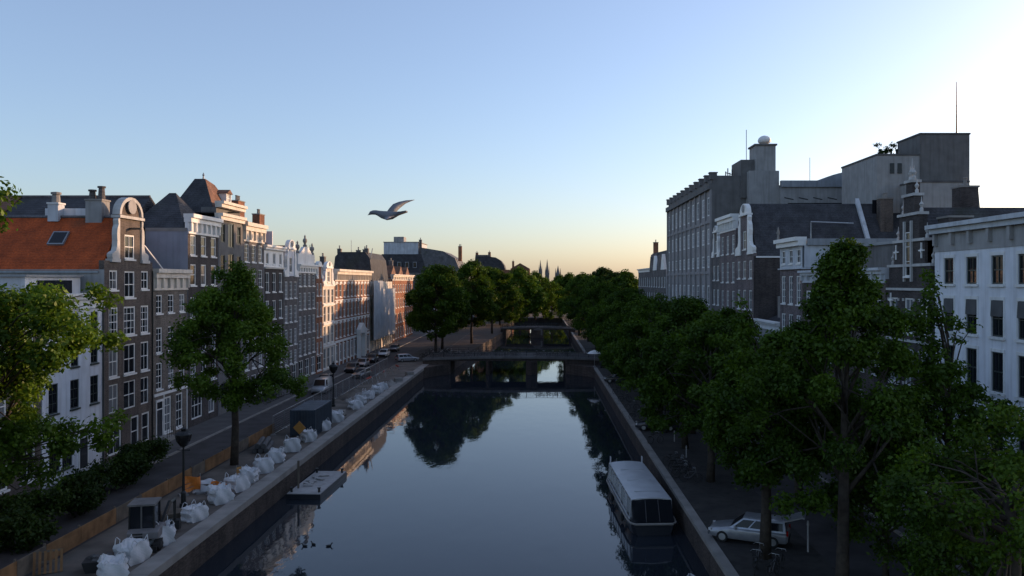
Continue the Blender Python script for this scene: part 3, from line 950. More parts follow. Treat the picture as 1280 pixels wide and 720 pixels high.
b = MB(); b.tube([(13, 8, 18), (13, 8, 22)], .05, 5); b.build("roof_mast", M['metal_dark'], r)

r, W_ = house_root("shrouded_house", "building wrapped in pale grey scaffold sheeting beyond the red brick palace", 'L', 168.2, 194)
b = MB()
n = 40
for k in range(n):      # hanging sheets with folds
    u0, u1 = W_ * k / n, W_ * (k + 1) / n
    y0, y1 = -.9 + .22 * math.sin(k * 2.1) + .1 * math.sin(k * .7), -.9 + .22 * math.sin((k + 1) * 2.1) + .1 * math.sin((k + 1) * .7)
    zt = 15.2 if k < 14 else 13.4
    b.face([(u0, y0, 2.6), (u1, y1, 2.6), (u1, y1, zt), (u0, y0, zt)])
b.build("scaffold_sheet", M['plaster'], r)
b = MB()
for k in range(10):
    u = .1 + (W_ - .2) * k / 9
    b.tube([(u, -.6, 0), (u, -.6, 15.6)], .05, 5); b.tube([(u, -1.3, 0), (u, -1.3, 3)], .05, 5)
for z in (2.6, 5, 7.4, 9.8, 12.2): b.box(0, W_, -.65, -.1, z, z + .08)
b.build("scaffold", M['metal'], r)
body(r, W_, 13, 15.0, row(7, W_, 11.5, 2, 1.4, WHITE2), 'cream')
b = MB(); b.prism([(.3, 15.02), (9.0, 15.02), (8.4, 20.4), (7.4, 21.4), (1.9, 21.4), (.9, 20.0)], 'x', 4.5, W_ - 3); b.build("roof", M['dark_tile'], r)
for u, yy, z, w in ((5.2, 7.6, 22.6, .9), (5.6, 3.6, 22.3, 1.1), (6.0, 1.9, 22.7, 1.0), (14, 4, 22.8, 1.2)): chimney(r, u, yy, 21.0, z - .6, w, .8, 'greybrick', 1)
b = MB(); b.tube([(5, 5, 21.3), (5, 5, 24)], .05, 5); b.tube([(4.9, 1.3, 17), (4.9, .4, 22.2)], .1, 5); b.build("roof_mast", M['metal'], r)
b = MB(); b.box(-.02, .3, -.2, 12, 14, 16.2); b.build("fire_wall", M['cream'], r)

r, W_ = house_root("corner_house", "sunlit warm brick house just left of the round trees beyond the first bridge", 'L', 194.2, 226)
body(r, W_, 13, 15.6, row(9, W_, 12.3, 2.0, 1.4, WHITE2) + row(9, W_, 8.4, 2.4, 1.4, WHITE2) + row(9, W_, 4.6, 2.4, 1.4, WHITE2) + row(9, W_, .8, 2.7, 1.6, WHITE2), 'red')
cornice(r, W_, 15.4, 1.4, 'cream', .6, 12)
for k in range(3):
    u = W_ * (k + .5) / 3
    gable_roof(r, u - 4.5, u + 4.5, .6, 12, 16.0, 19.0, 'brown_tile')
chimney(r, 6, 4, 17, 20.5, 1, 1, 'cream', 2); chimney(r, 20, 4, 17, 20.5, 1, 1, 'greybrick', 2)

r = thing("stepped_terrace", "pale brick terrace showing between the trunks of the round trees beyond the nearer bridge", "house", (-25.5, 238, 0), math.radians(90), "canal houses")
wn_ = row(9, 29.5, 11.4, 2.2, 1.4, WHITE2) + row(9, 29.5, 7.8, 2.4, 1.4, WHITE2) + row(9, 29.5, 4.2, 2.4, 1.4, WHITE2) + row(9, 29.5, .8, 2.6, 1.5, WHITE2)
body(r, 29.5, 10, 14.5, wn_, 'tan', 'plaster')
cornice(r, 29.5, 14.3, 1.0, 'cream', .5, 10)
saddle_roof(r, .1, 29.4, .5, 9.5, 14.6, 17.4, 'dark_tile')

# roofs of the block behind the left row
r = thing("rear_building", "long back building with a dark ridge behind the orange roof", "building", (-72, 78, 0), 0, "buildings behind the left row")
b = MB(); b.box(0, 31, 0, 13, -.2, 19.5); b.build("wall", M['greybrick'], r)
b = MB(); b.prism([(-.2, 19.5), (13.2, 19.5), (6.5, 23.9)], 'x', -.1, 31.1); rf = b.build("roof", M['dark_tile'], r)
b = MB(); b.prism([(-.27, 19.53), (6.43, 24.04), (6.5, 23.98), (-.2, 19.45)], 'x', 0, 17.5); b.build("tiled_slope", M['brown_tile'], rf)
b = MB(); b.tube([(0, 6.5, 23.98), (31, 6.5, 23.98)], .14, 6); b.build("ridge_tiles", M['grey_tile'], rf)

r = thing("mansard_block", "large block with a pale penthouse on a blue grey mansard behind the palace roofs", "building", (-54, 268, 0), 0, "buildings behind the left row")
b = MB(); b.box(0, 28, 0, 26, -.2, 18); b.build("wall", M['greybrick'], r)
b = MB()
b.prism([(0, 18), (16.5, 18), (14.8, 24.2), (1.5, 24.2)], 'y', -.05, 26); b.build("mansard_roof", M['dark_tile'], r)
b = MB(); b.box(2.0, 13.6, 1, 22, 24.2, 28.2); ph = b.build("penthouse", M['plaster'], r)
b = MB(); b.box(5.0, 8.4, 3, 8, 28.2, 30.2); b.box(1.8, 13.9, .8, 22.2, 28.202, 28.4); b.build("penthouse_roof", M['grey'], ph)
b = MB(); b.prism([(13.7, 18), (28, 18), (26, 22.8), (22, 25.2), (14.9, 26.4)], 'y', .02, 26); b.build("side_roof", M['grey_tile'], r)
for k in range(5):
    b = MB(); b.box(1.6 + k * 2.6, 2.9 + k * 2.6, -.55, .6, 19.6, 21.6); d = b.build("dormer", M['zinc'], r)
    q = MB(); q.face([(1.75 + k * 2.6, -.56, 19.8), (2.75 + k * 2.6, -.56, 19.8), (2.75 + k * 2.6, -.56, 21.4), (1.75 + k * 2.6, -.56, 21.4)]); q.build("dormer_pane", M['glassdark'], d)
chimney(r, 27.2, 6, 22, 27, 1.2, 1.2, 'red', 2); chimney(r, 14.2, 2, 24, 29, .9, .9, 'greybrick', 1)

r = thing("distant_house", "distant brick house with a rounded dark roof above the trees left of the spires", "house", (-27, 338, 0), 0, "buildings behind the left row")
b = MB(); b.box(0, 16, 0, 14, -.2, 20); b.build("wall", M['red'], r)
b = MB(); b.prism([(0, 20), (13, 20), (12.4, 22), (11, 24), (9, 25.2), (6, 25.6), (.3, 25.6)], 'y', -.2, 14.2); b.build("roof", M['dark_tile'], r)
for u, z in ((.9, 27.2), (6.2, 27.4)): chimney(r, u, 2, 24.5, z, 1.1, 1, 'red', 1)
b = MB(); b.box(.4, 6.6, -.4, 6, 25.6, 26.3); b.build("roof_terrace", M['greybrick'], r)
r = thing("distant_terrace", "low orange brick terrace far off beside the spires", "building", (-13, 372, 0), 0, "buildings behind the left row")
b = MB(); b.box(0, 9, 0, 12, -.2, 21); b.build("wall", M['red'], r)
b = MB(); b.prism([(0, 21), (9, 21), (4.5, 23.6)], 'y', -.1, 12); b.build("roof", M['brown_tile'], r)
chimney(r, 1.2, 2, 21, 24.4, 1, 1, 'red', 1)

# ---- church spires
def spire(name, label, x, y, zt, r0, zb, m='greydark'):
    t = thing(name, label, "spire", (x, y, 0), 0, "church spires on the skyline")
    b = MB(); b.box(-r0, r0, -r0, r0, -.2, zb); b.build("tower", M['greybrick'], t)
    b = MB(); b.lathe([(r0 * 1.15, zb), (r0 * .9, zb + (zt - zb) * .12), (r0 * .5, zb + (zt - zb) * .5), (.06, zt)], 8); b.build("spire_roof", M[m], t)
    for dx, dy in ((-1, -1), (1, -1), (1, 1), (-1, 1)):
        b = MB(); b.lathe([(r0 * .22, zb), (r0 * .2, zb + 1.5), (.03, zb + 5)], 6, (dx * r0 * .9, dy * r0 * .9, 0)); b.build("pinnacle", M[m], t)
spire("church_spire", "left of the twin slender spires at the end of the canal", (675.5 - VX) * .48, 480, ZP(325, 480), 1.0, 20)
spire("church_spire", "right and taller of the twin slender spires at the end of the canal", (684 - VX) * .48, 480, ZP(324, 480), 1.2, 19)
spire("church_spire", "lone broader spire standing right of the twin spires", (697.5 - VX) * .48, 480, ZP(332, 480), 1.6, 18)
spire("church_spire", "thin far spire rising behind the white house on the right", (1223 - VX) * .3, 300, ZP(240, 300), 1.0, 38)

# ---- right row, farthest first
r, W_ = house_root("gable_roofed_house", "far dark roofed house with one chimney at the left end of the right row", 'R', 169, 216)
body(r, W_, 12, 17.6, row(12, W_, 13.8, 2.2, 1.4, WHITE2) + row(12, W_, 10, 2.4, 1.4, WHITE2), 'greybrick', 'plaster')
b = MB(); b.prism([(3.0, 17.6), (13, 17.6), (11, 22.5), (3.6, 22.5)], 'x', 1, W_ - 12); b.build("roof", M['dark_tile'], r)
b = MB(); b.box(1.2, 12, 3.2, 4.2, 17.6, 22.2); b.build("upper_storey", M['mauve'], r)
chimney(r, 2, 4.4, 21, 25.4, 1.2, 1.2, 'red', 1)
for k in range(4):
    u = 24 + k * 6
    b = MB(); b.prism([(u - 2.6, 17.6), (u + 2.6, 17.6), (u + .9, 20.4), (u + .5, 21), (u - .5, 21), (u - .9, 20.4)], 'y', -.05, .5); b.build("gable", M['trim' if k % 2 else 'greybrick'], r)
cornice(r, 22, 17.5, .8, 'trim', .5)

r, W_ = house_root("office_block", "huge grey stone office block with tall windows, piers and stub pinnacles along its roof", 'R', 124.4, 166.7, None, "building")
nb = 10; bw = W_ / nb
wn_ = []
st = ('trim', .2, 2, 2, False)
for z, h in ((25.4, 3.0), (20.9, 2.5), (17.2, 1.9), (11.2, 3.2)):
    wn_ += row(nb, W_, z, h, bw - 1.25, st)
wn_ += row(nb, W_, 6.4, 3.2, bw - 1.7, ('trimdark', .1, 2, 2, False)) + row(nb, W_, 1.0, 3.6, bw - 1.7, ('trimdark', .1, 2, 1, False))
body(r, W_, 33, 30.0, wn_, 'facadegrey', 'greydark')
b = MB()
for k in range(nb + 1):
    u = min(max(bw * k, .35), W_ - .35)
    b.box(u - .26, u + .26, -.28, -.004, -.1, 29.4)
b.build("piers", M['facadegrey'], r)
b = MB()
for z in (5.4, 10.6, 16.2, 24.2): b.box(.05, W_ - .05, -.2, -.004, z, z + .45)
b.build("string_course", M['facadegrey'], r)
b = MB(); b.box(.0, W_, -.5, .6, 29.42, 30.3); b.box(0.1, W_ - .1, .1, .5, 30.302, 30.9); b.build("parapet", M['greydark'], r)
for k in range(nb + 1):
    u = min(max(bw * k, .5), W_ - .5)
    b = MB(); b.box(u - .5, u + .5, -.3, .8, 30.91, 31.9); b.box(u - .6, u + .6, -.4, .9, 31.902, 32.05); b.build("pinnacle", M['greydark'], r)
def bx(name, m, x0, x1, y0, y1, z0, z1):
    """world-aligned box as a part of the office block"""
    b = MB(); b.box(W_ - (y1 - 124.4), W_ - (y0 - 124.4), x0 - XR, x1 - XR, z0, z1)
    return b.build(name, M[m], r)
bx("rear_parapet", 'greydark', 27.2, 33.49, 124.42, 125.1, 30.004, 31.5)
bx("stair_tower", 'grey', 33.5, 36.6, 123.4, 127, 20, 36.0)
bx("tower_block", 'grey', 32.3, 36.9, 122.6, 125.2, 20, 32.0)
bx("lift_house", 'greydark', 31.4, 33.49, 124.0, 130, 28, 33.9)
bx("tower_coping", 'greydark', 33.3, 36.8, 123.2, 127.2, 36.002, 36.25)
b = MB()
b.lathe([(.3, 36.26), (.55, 36.5), (.95, 36.75), (1.05, 37.05), (.95, 37.35), (.6, 37.65), (.15, 37.8)], 9, (W_ - .6, 8.3, 0))
b.build("radar_dome", M['trim'], r)
b = MB(); b.tube([(W_ - 1, 5.6, 33.8), (W_ - 1, 5.6, 38.8)], .05, 5)
for k in range(4): b.tube([(W_ - 2 - k * .7, 2.6 + k * .5, 31), (W_ - 2 - k * .7, 2.6 + k * .5, 32.4 + (k % 2) * .6)], .09, 5)
b.tube([(W_ - 2, 2.6, 32.2), (W_ - 4.1, 4.1, 32.2)], .07, 5)
b.build("roof_mast", M['metal_dark'], r)
bx("rear_wing", 'grey', 36.91, 52, 122, 140, -.2, 29.4)
bx("added_sun_blocker", 'grey', 52.01, 62, 119, 142, -.2, 33.6)  # added hidden mass that keeps the low sun off the near left facades
bx("rear_wing_parapet", 'zinc', 36.95, 52, 121.7, 122.4, 29.41, 30.4)
b = MB()
n = 10
pts = [(41 - XR, 29.4)] + [(41 - XR + 9 * k / n, 29.4 + 3.0 * math.sin(math.pi / 2 * k / n)) for k in range(n + 1)] + [(52 - XR, 32.4), (52 - XR, 29.4)]
u1 = W_ - (126 - 124.4)
b.prism([(p[0], p[1]) for p in pts], 'x', u1 - 12, u1); b.build("curved_roof", M['zinc'], r)
b = MB()
for k in range(5): b.tube([(W_ + 2.3, 10.5 + k * 2.2, 27.8), (W_ + 2.3, 11.9 + k * 2.2, 27.5)], .14, 6)
b.tube([(W_ + 1.8, 14.6, 30.4), (W_ + 1.8, 14.6, 34)], .04, 5)
b.build("roof_pipes", M['metal_dark'], r)
b = MB(); b.box(W_ + 2.41, W_ + 2.44, 11, 24, 26.2, 27.0); b.build("ribbon_window", M['glassdark'], r)

r, W_ = house_root("scroll_gable_house", "slim grey house with a white scrolled gable against the office block", 'R', 119.0, 124.2)
body(r, W_, 16, 18.8, row(2, W_, 15.2, 2.2, 1.3, WHITE2) + row(2, W_, 11.5, 2.3, 1.3, WHITE2) + row(2, W_, 7.8, 2.3, 1.3, WHITE2), 'greybrick')
neck_top(r, W_, 18.8, 22.4, 2.2, 'greybrick', .8, [(W_ / 2, 19.3, 1.1, 1.9, WHITE2)])
gable_roof(r, .1, W_ - .1, .5, 15, 18.8, 22.4, 'dark_tile')
r, W_ = house_root("corniced_house", "dark brick house with a tall white cornice left of the white bell gable", 'R', 109.3, 118.9)
body(r, W_, 16, 22.3, row(3, W_, 18.9, 2.6, 1.4, WHITE) + row(3, W_, 14.9, 2.8, 1.4, WHITE) + row(3, W_, 10.9, 2.8, 1.4, WHITE) + row(3, W_, 6.6, 2.8, 1.4, WHITE), 'mauve')
cornice(r, W_, 22.2, 2.1, 'trim', .8, 7)
hip_roof(r, .2, W_ - .2, .6, 15, 22.4, 25.2, 'dark_tile', .4)
r, W_ = house_root("bell_gable_house", "dark brick house with white edged bell gable and a long black roof towards the camera", 'R', 100.4, 109.2)
c0 = W_ / 2
wn_ = row(3, W_, 15.4, 2.3, 1.4, WHITE2) + row(3, W_, 11.4, 2.5, 1.4, WHITE2) + row(3, W_, 7.4, 2.6, 1.4, WHITE2) + row(3, W_, 3.6, 2.6, 1.4, WHITE2)
body(r, W_, 26, 18.2, wn_, 'mauve', 'black')
neck_top(r, W_, 18.6, 23.6, 3.6, 'mauve', 1.3, [(c0, 19.2, 1.6, 2.4, WHITE2)])
b = MB(); b.box(.015, W_ - .015, .001, .45, 18.202, 18.6); b.build("parapet", M['mauve'], r)
rf = gable_roof(r, 0, W_, .5, 26, 18.2, 25.2, 'dark_tile')
b = MB(); b.box(W_, W_ + .14, .3, 26, 18.0, 18.2); b.build("gutter", M['trim'], rf)
def barge(y):
    b = MB(); b.prism([(W_ + .2, 18.3), (W_ + .2, 18.9), (c0, 25.9), (c0, 25.2)], 'y', y, y + .5); b.build("parapet_coping", M['plaster'], rf)
barge(14.5); barge(21)
chimney(r, W_ - 2.6, 17.6, 20, 25.6, 1.2, 1.6, 'brown', 3)
b = MB(); b.tube([(W_ - 1.2, 7.6, 20), (W_ - 1.2, 7.6, 22.6), (W_ - 1.2, 13, 22.4)], .1, 6); b.build("flue_pipe", M['metal'], rf)
b = MB(); b.box(W_ - .01, W_ + .03, 4.2, 6.0, 12.4, 14.6); b.build("side_window", M['glassdark'], r)

r, W_ = house_root("low_link_house", "low grey house filling the gap below the black roof's side wall", 'R', 89.5, 100.3)
body(r, W_, 12, 9.6, row(4, W_, 6, 2.2, 1.3, WHITE2) + row(4, W_, 1.5, 2.8, 1.4, WHITE2), 'grey')
cornice(r, W_, 9.5, .9, 'trim', .5)
saddle_roof(r, .1, W_ - .1, .5, 11, 9.7, 12.2, 'dark_tile')
b = MB(); b.box(2.0, 5.0, 2.4, 6, 10.3, 13.2); b.build("roof_box", M['stone'], r)

r, W_ = house_root("white_topped_house", "brick house whose upper floor and long side wall are painted whitish", 'R', 81.8, 89.4)
wn_ = row(3, W_, 12.6, 3.0, 1.4, WHITE) + row(3, W_, 8.6, 2.9, 1.4, WHITE) + row(3, W_, 4.6, 2.9, 1.4, WHITE) + row(3, W_, 1, 2.8, 1.4, WHITE2)
wt = row(3, W_, 16.9, 1.5, 1.2, WHITE2)
body(r, W_, 13, 16.3, wn_, 'mauve', 'tan')
b = MB(); panel(b, .0, W_, 16.45, 18.7, wt); b.box(0, W_, .21, 13, 16.46, 18.7)
b.box(-.03, W_ + .06, -.25, 13.1, 16.302, 16.44); b.build("upper_wall", M['plaster'], r); add_windows(r, wt)
cornice(r, W_, 18.7, .9, 'trim', .75, frieze=False)
b = MB(); b.box(W_ - .2, W_ + .3, .46, 13.2, 18.72, 19.4); b.box(.4, W_ - .21, .5, 12.8, 18.71, 19.0); b.build("roof", M['zinc'], r)
b = MB(); b.lathe([(.16, 19.6), (.1, 20.2), (.2, 20.4), (.02, 21.1)], 8, (.3, -.3, 0)); b.build("finial", M['stone'], r)
r, W_ = house_root("brick_house", "brown brick house with sagging white ledges, mostly hidden by the tallest right-hand tree", 'R', 62.2, 81.6)
wn_ = row(6, W_, 11.7, 2.4, 1.4, WHITE) + row(6, W_, 7.6, 2.6, 1.4, WHITE) + row(6, W_, 3.4, 2.6, 1.4, WHITE) + row(6, W_, .6, 1.6, 1.3, WHITE2)
body(r, W_, 13, 15.2, wn_, 'brown', 'brown')
cornice(r, W_, 15.0, 1.1, 'plaster', .6, 12)
b = MB(); b.box(2, W_ - 1, 3, 11, 16.0, 18.2); b.build("attic_wall", M['greydark'], r)
b = MB(); b.box(1.8, W_ - .8, 2.8, 11.2, 18.202, 18.45); b.build("roof", M['zinc'], r)
chimney(r, W_ - 3, 4, 17, 20, .8, .8, 'plaster', 1)

# renaissance stepped gable
r, W_ = house_root("step_gable_house", "narrow black brick house with a tall stepped gable, white bands and stone finials", 'R', 54.6, 62.0)
c0 = W_ / 2
wn_ = row(3, W_, 11.2, 2.6, 1.35, CROSS) + row(3, W_, 7.4, 2.7, 1.35, CROSS) + row(3, W_, 3.6, 2.7, 1.35, CROSS) + row(3, W_, .4, 2.2, 1.35, WHITE2)
body(r, W_, 14, 14.4, wn_, 'black', 'black')
b = MB(); o_ = MB()
steps = [(3.3, 14.4, 16.2), (2.4, 16.2, 18.0), (1.55, 18.0, 19.9), (.85, 19.9, 21.3), (.45, 21.3, 22.3)]
gw = [(c0, 15.0, 1.2, 2.6, CROSS)]
for i_, (hw, z0, z1) in enumerate(steps):
    if i_ in (0, 1):
        panel(b, c0 - hw, c0 + hw, z0, z1, [], .2)
        b.box(c0 - hw, c0 + hw, .21, .6, z0 + .001, z1)
    b.box(c0 - hw, c0 + hw, .002, .6, z0 + .001, z1 - .001)
    o_.box(c0 - hw - .12, c0 + hw + .12, -.12, .66, z1 - .12, z1 + .08)
    for s in (-1, 1):
        o_.lathe([(.13, z1 + .081), (.13, z1 + .3), (.06, z1 + .4), (.17, z1 + .62), (.05, z1 + .8), (.02, z1 + 1.15)], 8, (c0 + s * (hw - .15), .25, 0))
o_.lathe([(.2, 22.38), (.12, 22.7), (.25, 23.0), (.06, 23.3), (.02, 24.0)], 8, (c0, .25, 0))
gb = b.build("gable", M['black'], r)
for z in (14.35, 10.6, 6.8): o_.box(.05, W_ - .05, -.1, -.004, z, z + .18)
for (u, z, w, h, s) in wn_[:9]:
    for q in (.05, .5, .95):
        for s2 in (-1, 1): o_.box(u + s2 * (w / 2 + .16) - .12, u + s2 * (w / 2 + .16) + .12, -.07, -.004, z + h * q - .1, z + h * q + .1)
for s in (-1, 1):
    u = c0 + s * 2.55
    o_.box(u - .06, u + .06, -.1, -.004, 15.0, 16.1) if s > 2 else None
    u = c0 + s * .55
    o_.box(u - .09, u + .09, -.16, -.004, 15.0, 19.4)
o_.build("gable_ornament", M['gableclay'], gb)
f, p = win_mesh(.8, 3.2, ('trim', .07, 0, 2, True)); fo = link("window", f, r, (c0, -.14, 15.4)); link("pane", p, fo)
for k, z in enumerate((17.2, 13.6)):
    for s in (-1, 1):
        u = c0 + s * (2.0 if k == 0 else 2.9)
        q = MB(); q.box(u - .05, u + .05, -.09, -.004, z - .55, z + .55); q.box(u - .4, u + .4, -.09, -.005, z - .05, z + .05); q.prism([(u - .16, z), (u, z - .2), (u + .16, z), (u, z + .2)], 'y', -.11, -.004); q.build("wall_anchor", M['trim'], gb)
gable_roof(r, .1, W_ - .1, .61, 13, 14.4, 20.4, 'dark_tile')
chimney(r, W_ - 1.1, 2.0, 16, 19.4, 1.6, 1.6, 'black', 0); chimney(r, 2, 5, 17, 22.0, 1.3, 1.3, 'black', 1)

# white corner house
r, W_ = house_root("white_house", "long white painted house with dark sash windows and a grey frieze", 'R', 36.5, 54.5)
wn_ = []
ws = ('trimdark', .09, 1, 1, False)
us = [54.5 - y for y in (52.6, 49.85, 47.05, 44.4, 41.7, 39.0)]
for z, h in ((14.85, 1.7), (11.75, 2.15), (8.5, 2.35), (4.9, 2.4), (1.6, 2.3)):
    wn_ += [(u, z, 1.22, h, ws) for u in us]
body(r, W_, 13, 17.0, wn_, 'bluewhite', 'bluewhite')
b = MB()
for (u, z, w, h, s) in wn_:
    b.box(u - w / 2 - .15, u - w / 2 - .003, -.035, -.003, z, z + h); b.box(u + w / 2 + .003, u + w / 2 + .15, -.035, -.003, z, z + h); b.box(u - w / 2 - .15, u + w / 2 + .15, -.05, -.003, z + h + .003, z + h + .2)
    b.box(u - w / 2 - .2, u + w / 2 + .2, -.14, -.003, z - .16, z - .004)
b.box(.02, W_ - .02, -.12, -.003, 7.7, 7.95)
b.build("window_surrounds", M['white'], r)
b = MB(); b.box(.02, W_ - .02, -.05, .3, 17.002, 18.2)
for k in range(9): b.box(.4 + k * 2.15 - .14, .4 + k * 2.15 + .14, -.3, -.052, 17.4, 18.2)
b.build("frieze", M['concrete'], r)
cornice(r, W_, 18.2, .6, 'plaster', .7, frieze=False)
b = MB(); b.prism([(.4, 18.6), (12.6, 18.6), (6.5, 19.6)], 'x', .1, W_ - .1); b.build("roof", M['zinc'], r)
for (u, z, w, h, s) in wn_[6:12]:
    b = MB(); b.prism([(.045, z + h - .02), (.045, z + h - .95), (-.10, z + h - .95), (-.05, z + h - .02)], 'x', u - w / 2 + .02, u + w / 2 - .02); b.build("awning", M['roofing'], r)
u = 9.6
b = MB(); b.box(u - 1.6, u + 1.6, -2.5, -.02, .13, 1.1)
for k in range(4): b.box(u - 1.6 - .3 * (k + 1), u - 1.6 - .3 * k, -2.4, -.1, .13, 1.1 - .24 * (k + 1))
st_ = b.build("stoop", M['white'], r)
b = MB(); b.box(u - 1.5, u - 1.2, -2.4, -2.1, 1.1, 3.7); b.box(u + 1.2, u + 1.5, -2.4, -2.1, 1.1, 3.7); b.box(u - 1.8, u + 1.8, -2.7, -.02, 3.702, 4.2); b.build("portico", M['white'], r)
door(r, u, 1.2, 2.3, 1.1, 'darkcar', transom=False)

# pale tower block behind the right row
r = thing("tower_block", "pale windowless tower block rising behind the right row with a darker top", "building", (44, 100, 0), 0)
b = MB()
def wbox(name, m, x0, x1, y0, y1, z0, z1, parent=None):
    q = MB(); q.box(x0 - 44, x1 - 44, y0 - 100, y1 - 100, z0, z1); return q.build(name, M[m], parent or r)
wbox("lower_block", 'grey', 44, 55.5, 104, 116, -.2, 31.4)
tb = wbox("upper_block", 'greydark', 49.6, 56, 103.9, 110.5, 20, 34.1)
wbox("side_block", 'grey', 47, 53.8, 100, 103.88, -.2, 27.4)
wbox("hidden_shade_block", 'greydark', 53.5, 58.8, 110.52, 118, -.2, 34.0)  # unseen box, added to shade the neck gable house from the sun
for x0, x1, y0, y1, z in ((43.9, 49.58, 103.9, 116.1, 31.4), (49.5, 56.1, 103.8, 110.6, 34.1), (46.9, 53.9, 99.9, 103.86, 27.4)):
    wbox("coping", 'roofing', x0, x1, y0, y1, z + .002, z + .22)
for px, py0, py1 in ((1115, 204, 217), (1124.5, 204, 217), (1093, 250, 272), (1103, 248, 271), (1113, 247, 270), (1093, 283, 295)):
    x = (px - VX) * .104
    q = MB(); q.box(x - .28 - 44, x + .28 - 44, 3.94, 3.996, ZP(py1, 104), ZP(py0, 104)); q.build("slit_window", M['glassdark'], r)
x = (1205 - VX) * .1
q = MB(); q.box(52.4 - 44, 53.5 - 44, -.06, -.004, ZP(269, 100), ZP(259, 100)); q.build("slit_window", M['glassdark'], r)
q = MB(); q.tube([(54.9 - 44, 5, 34), (54.9 - 44, 5, 41.2)], [.12, .05], 6); q.build("antenna_mast", M['metal_dark'], r)
for k in range(4):
    q = MB(); q.lathe([(.14, 31.6), (.14, 32.5), (.2, 32.55), (.2, 32.8)], 8, (1.9 + k * .75, 7.5, 0)); q.build("vent_pipe", M['metal_dark'], r)

# ------------------------------------------------------------------ bridges
def bridge(name, label, y0, y1, xs_open, zdeck, xl, xr, rise=.35, zu=0.72):
    t = thing(name, label, "bridge", (0, y0, 0), 0, "bridges over the canal")
    D = y1 - y0
    xm, hw = (xl + xr) / 2, (xr - xl) / 2
    def zt(x): return zdeck - rise * ((x - xm) / hw) ** 2
    xs = sorted({xl, xr} | {q for o in xs_open for q in o} | {xl + (xr - xl) * k / 24 for k in range(25)})
    b = MB()
    for a, c in zip(xs, xs[1:]):
        if c - a < 1e-4: continue
        m = (a + c) / 2
        op = any(o[0] < m < o[1] for o in xs_open)
        z0 = zu if op else WZ - 1.2
        for y in (0, D):
            b.face([(a, y, z0), (c, y, z0), (c, y, zt(c)), (a, y, zt(a))])
        if op: b.face([(a, 0, zu), (c, 0, zu), (c, D, zu), (a, D, zu)])
    for o in xs_open:
        for x in o: b.face([(x, 0, WZ - 1.2), (x, D, WZ - 1.2), (x, D, zu), (x, 0, zu)])
    b.build("masonry", M['quaybrick'], t)
    d = MB()
    for a, c in zip(xs, xs[1:]):
        if c - a < 1e-4: continue
        d.face([(a, -.0, zt(a) + .005), (c, -.0, zt(c) + .005), (c, D, zt(c) + .005), (a, D, zt(a) + .005)])
    d.build("deck", M['asphalt'], t)
    s = MB()
    for y in (-.22, D + .002):
        for a, c in zip(xs, xs[1:]):
            if c - a < 1e-4: continue
            s.prism([(a, zt(a) - .3), (c, zt(c) - .3), (c, zt(c) + .12), (a, zt(a) + .12)], 'y', y, y + .218)
    s.build("deck_edge", M['greydark'], t)
    for p, q in zip(xs_open, xs_open[1:]):
        w_ = q[0] - p[1]; c = (p[1] + q[0]) / 2
        pm = MB()
        pm.prism([(c - w_ / 2 - .1, .01), (c, -.7), (c + w_ / 2 + .1, .01)], 'z', WZ - 1, zu - .1)
        pm.build("cutwater", M['quaybrick'], t)
    for y in (.05, D - .1):
        r_ = MB()
        n = int((xr - xl) / 1.8)
        for k in range(n + 1):
            x = xl + (xr - xl) * k / n
            r_.box(x - .04, x + .04, y - .04, y + .04, zt(x) + .005, zt(x) + 1.1)
        for hgt in (.4, .75, 1.1):
            r_.tube([(xl + (xr - xl) * k / n, y, zt(xl + (xr - xl) * k / n) + hgt) for k in range(n + 1)], .03, 5)
        r_.build("railing", M['metal_dark'], t)
    return t, zt
def PX(px, Y): return (px - VX) * Y / F
b1, zt1 = bridge("arched_bridge", "nearer dark bridge with three openings, bicycles parked along its railing", 144, 153,
            [(PX(563, 144), PX(608, 144)), (PX(612, 144), PX(658, 144)), (PX(671, 144), PX(706, 144))], 1.45, QL - 1.0, QR + 1.2)
b2, zt2 = bridge("arched_bridge", "farther dark bridge beyond the nearer one, with a pale panel in its opening", 237, 245,
            [(PX(632, 237), PX(664, 237)), (PX(679, 237), PX(712, 237))], 1.5, -11.2, QR + 1.2)
q = MB(); q.box(PX(667, 237), PX(678, 237), -.3, -.23, -.9, 1.0); q.prism([(PX(669, 237), 1.0), (PX(676, 237), 1.0), (PX(672.5, 237), 1.6)], 'y', -.3, -.23); q.build("notice_panel", M['greydark'], b2)
ab = MB()
ab.prism([(QL - .9, 138), (QL + .02, 138), (QL + 1.6, 141.5), (QL + 3.6, 143.99), (QL - .9, 143.99)], 'z', WZ - 1, .1)
ab.prism([(QR + .5, 139), (QR - .02, 139), (QR - 2, 142), (QR - 4.7, 143.99), (QR + .5, 143.99)], 'z', WZ - 1, .06)
struct("bridge_abutment", ab, M['quaybrick'])

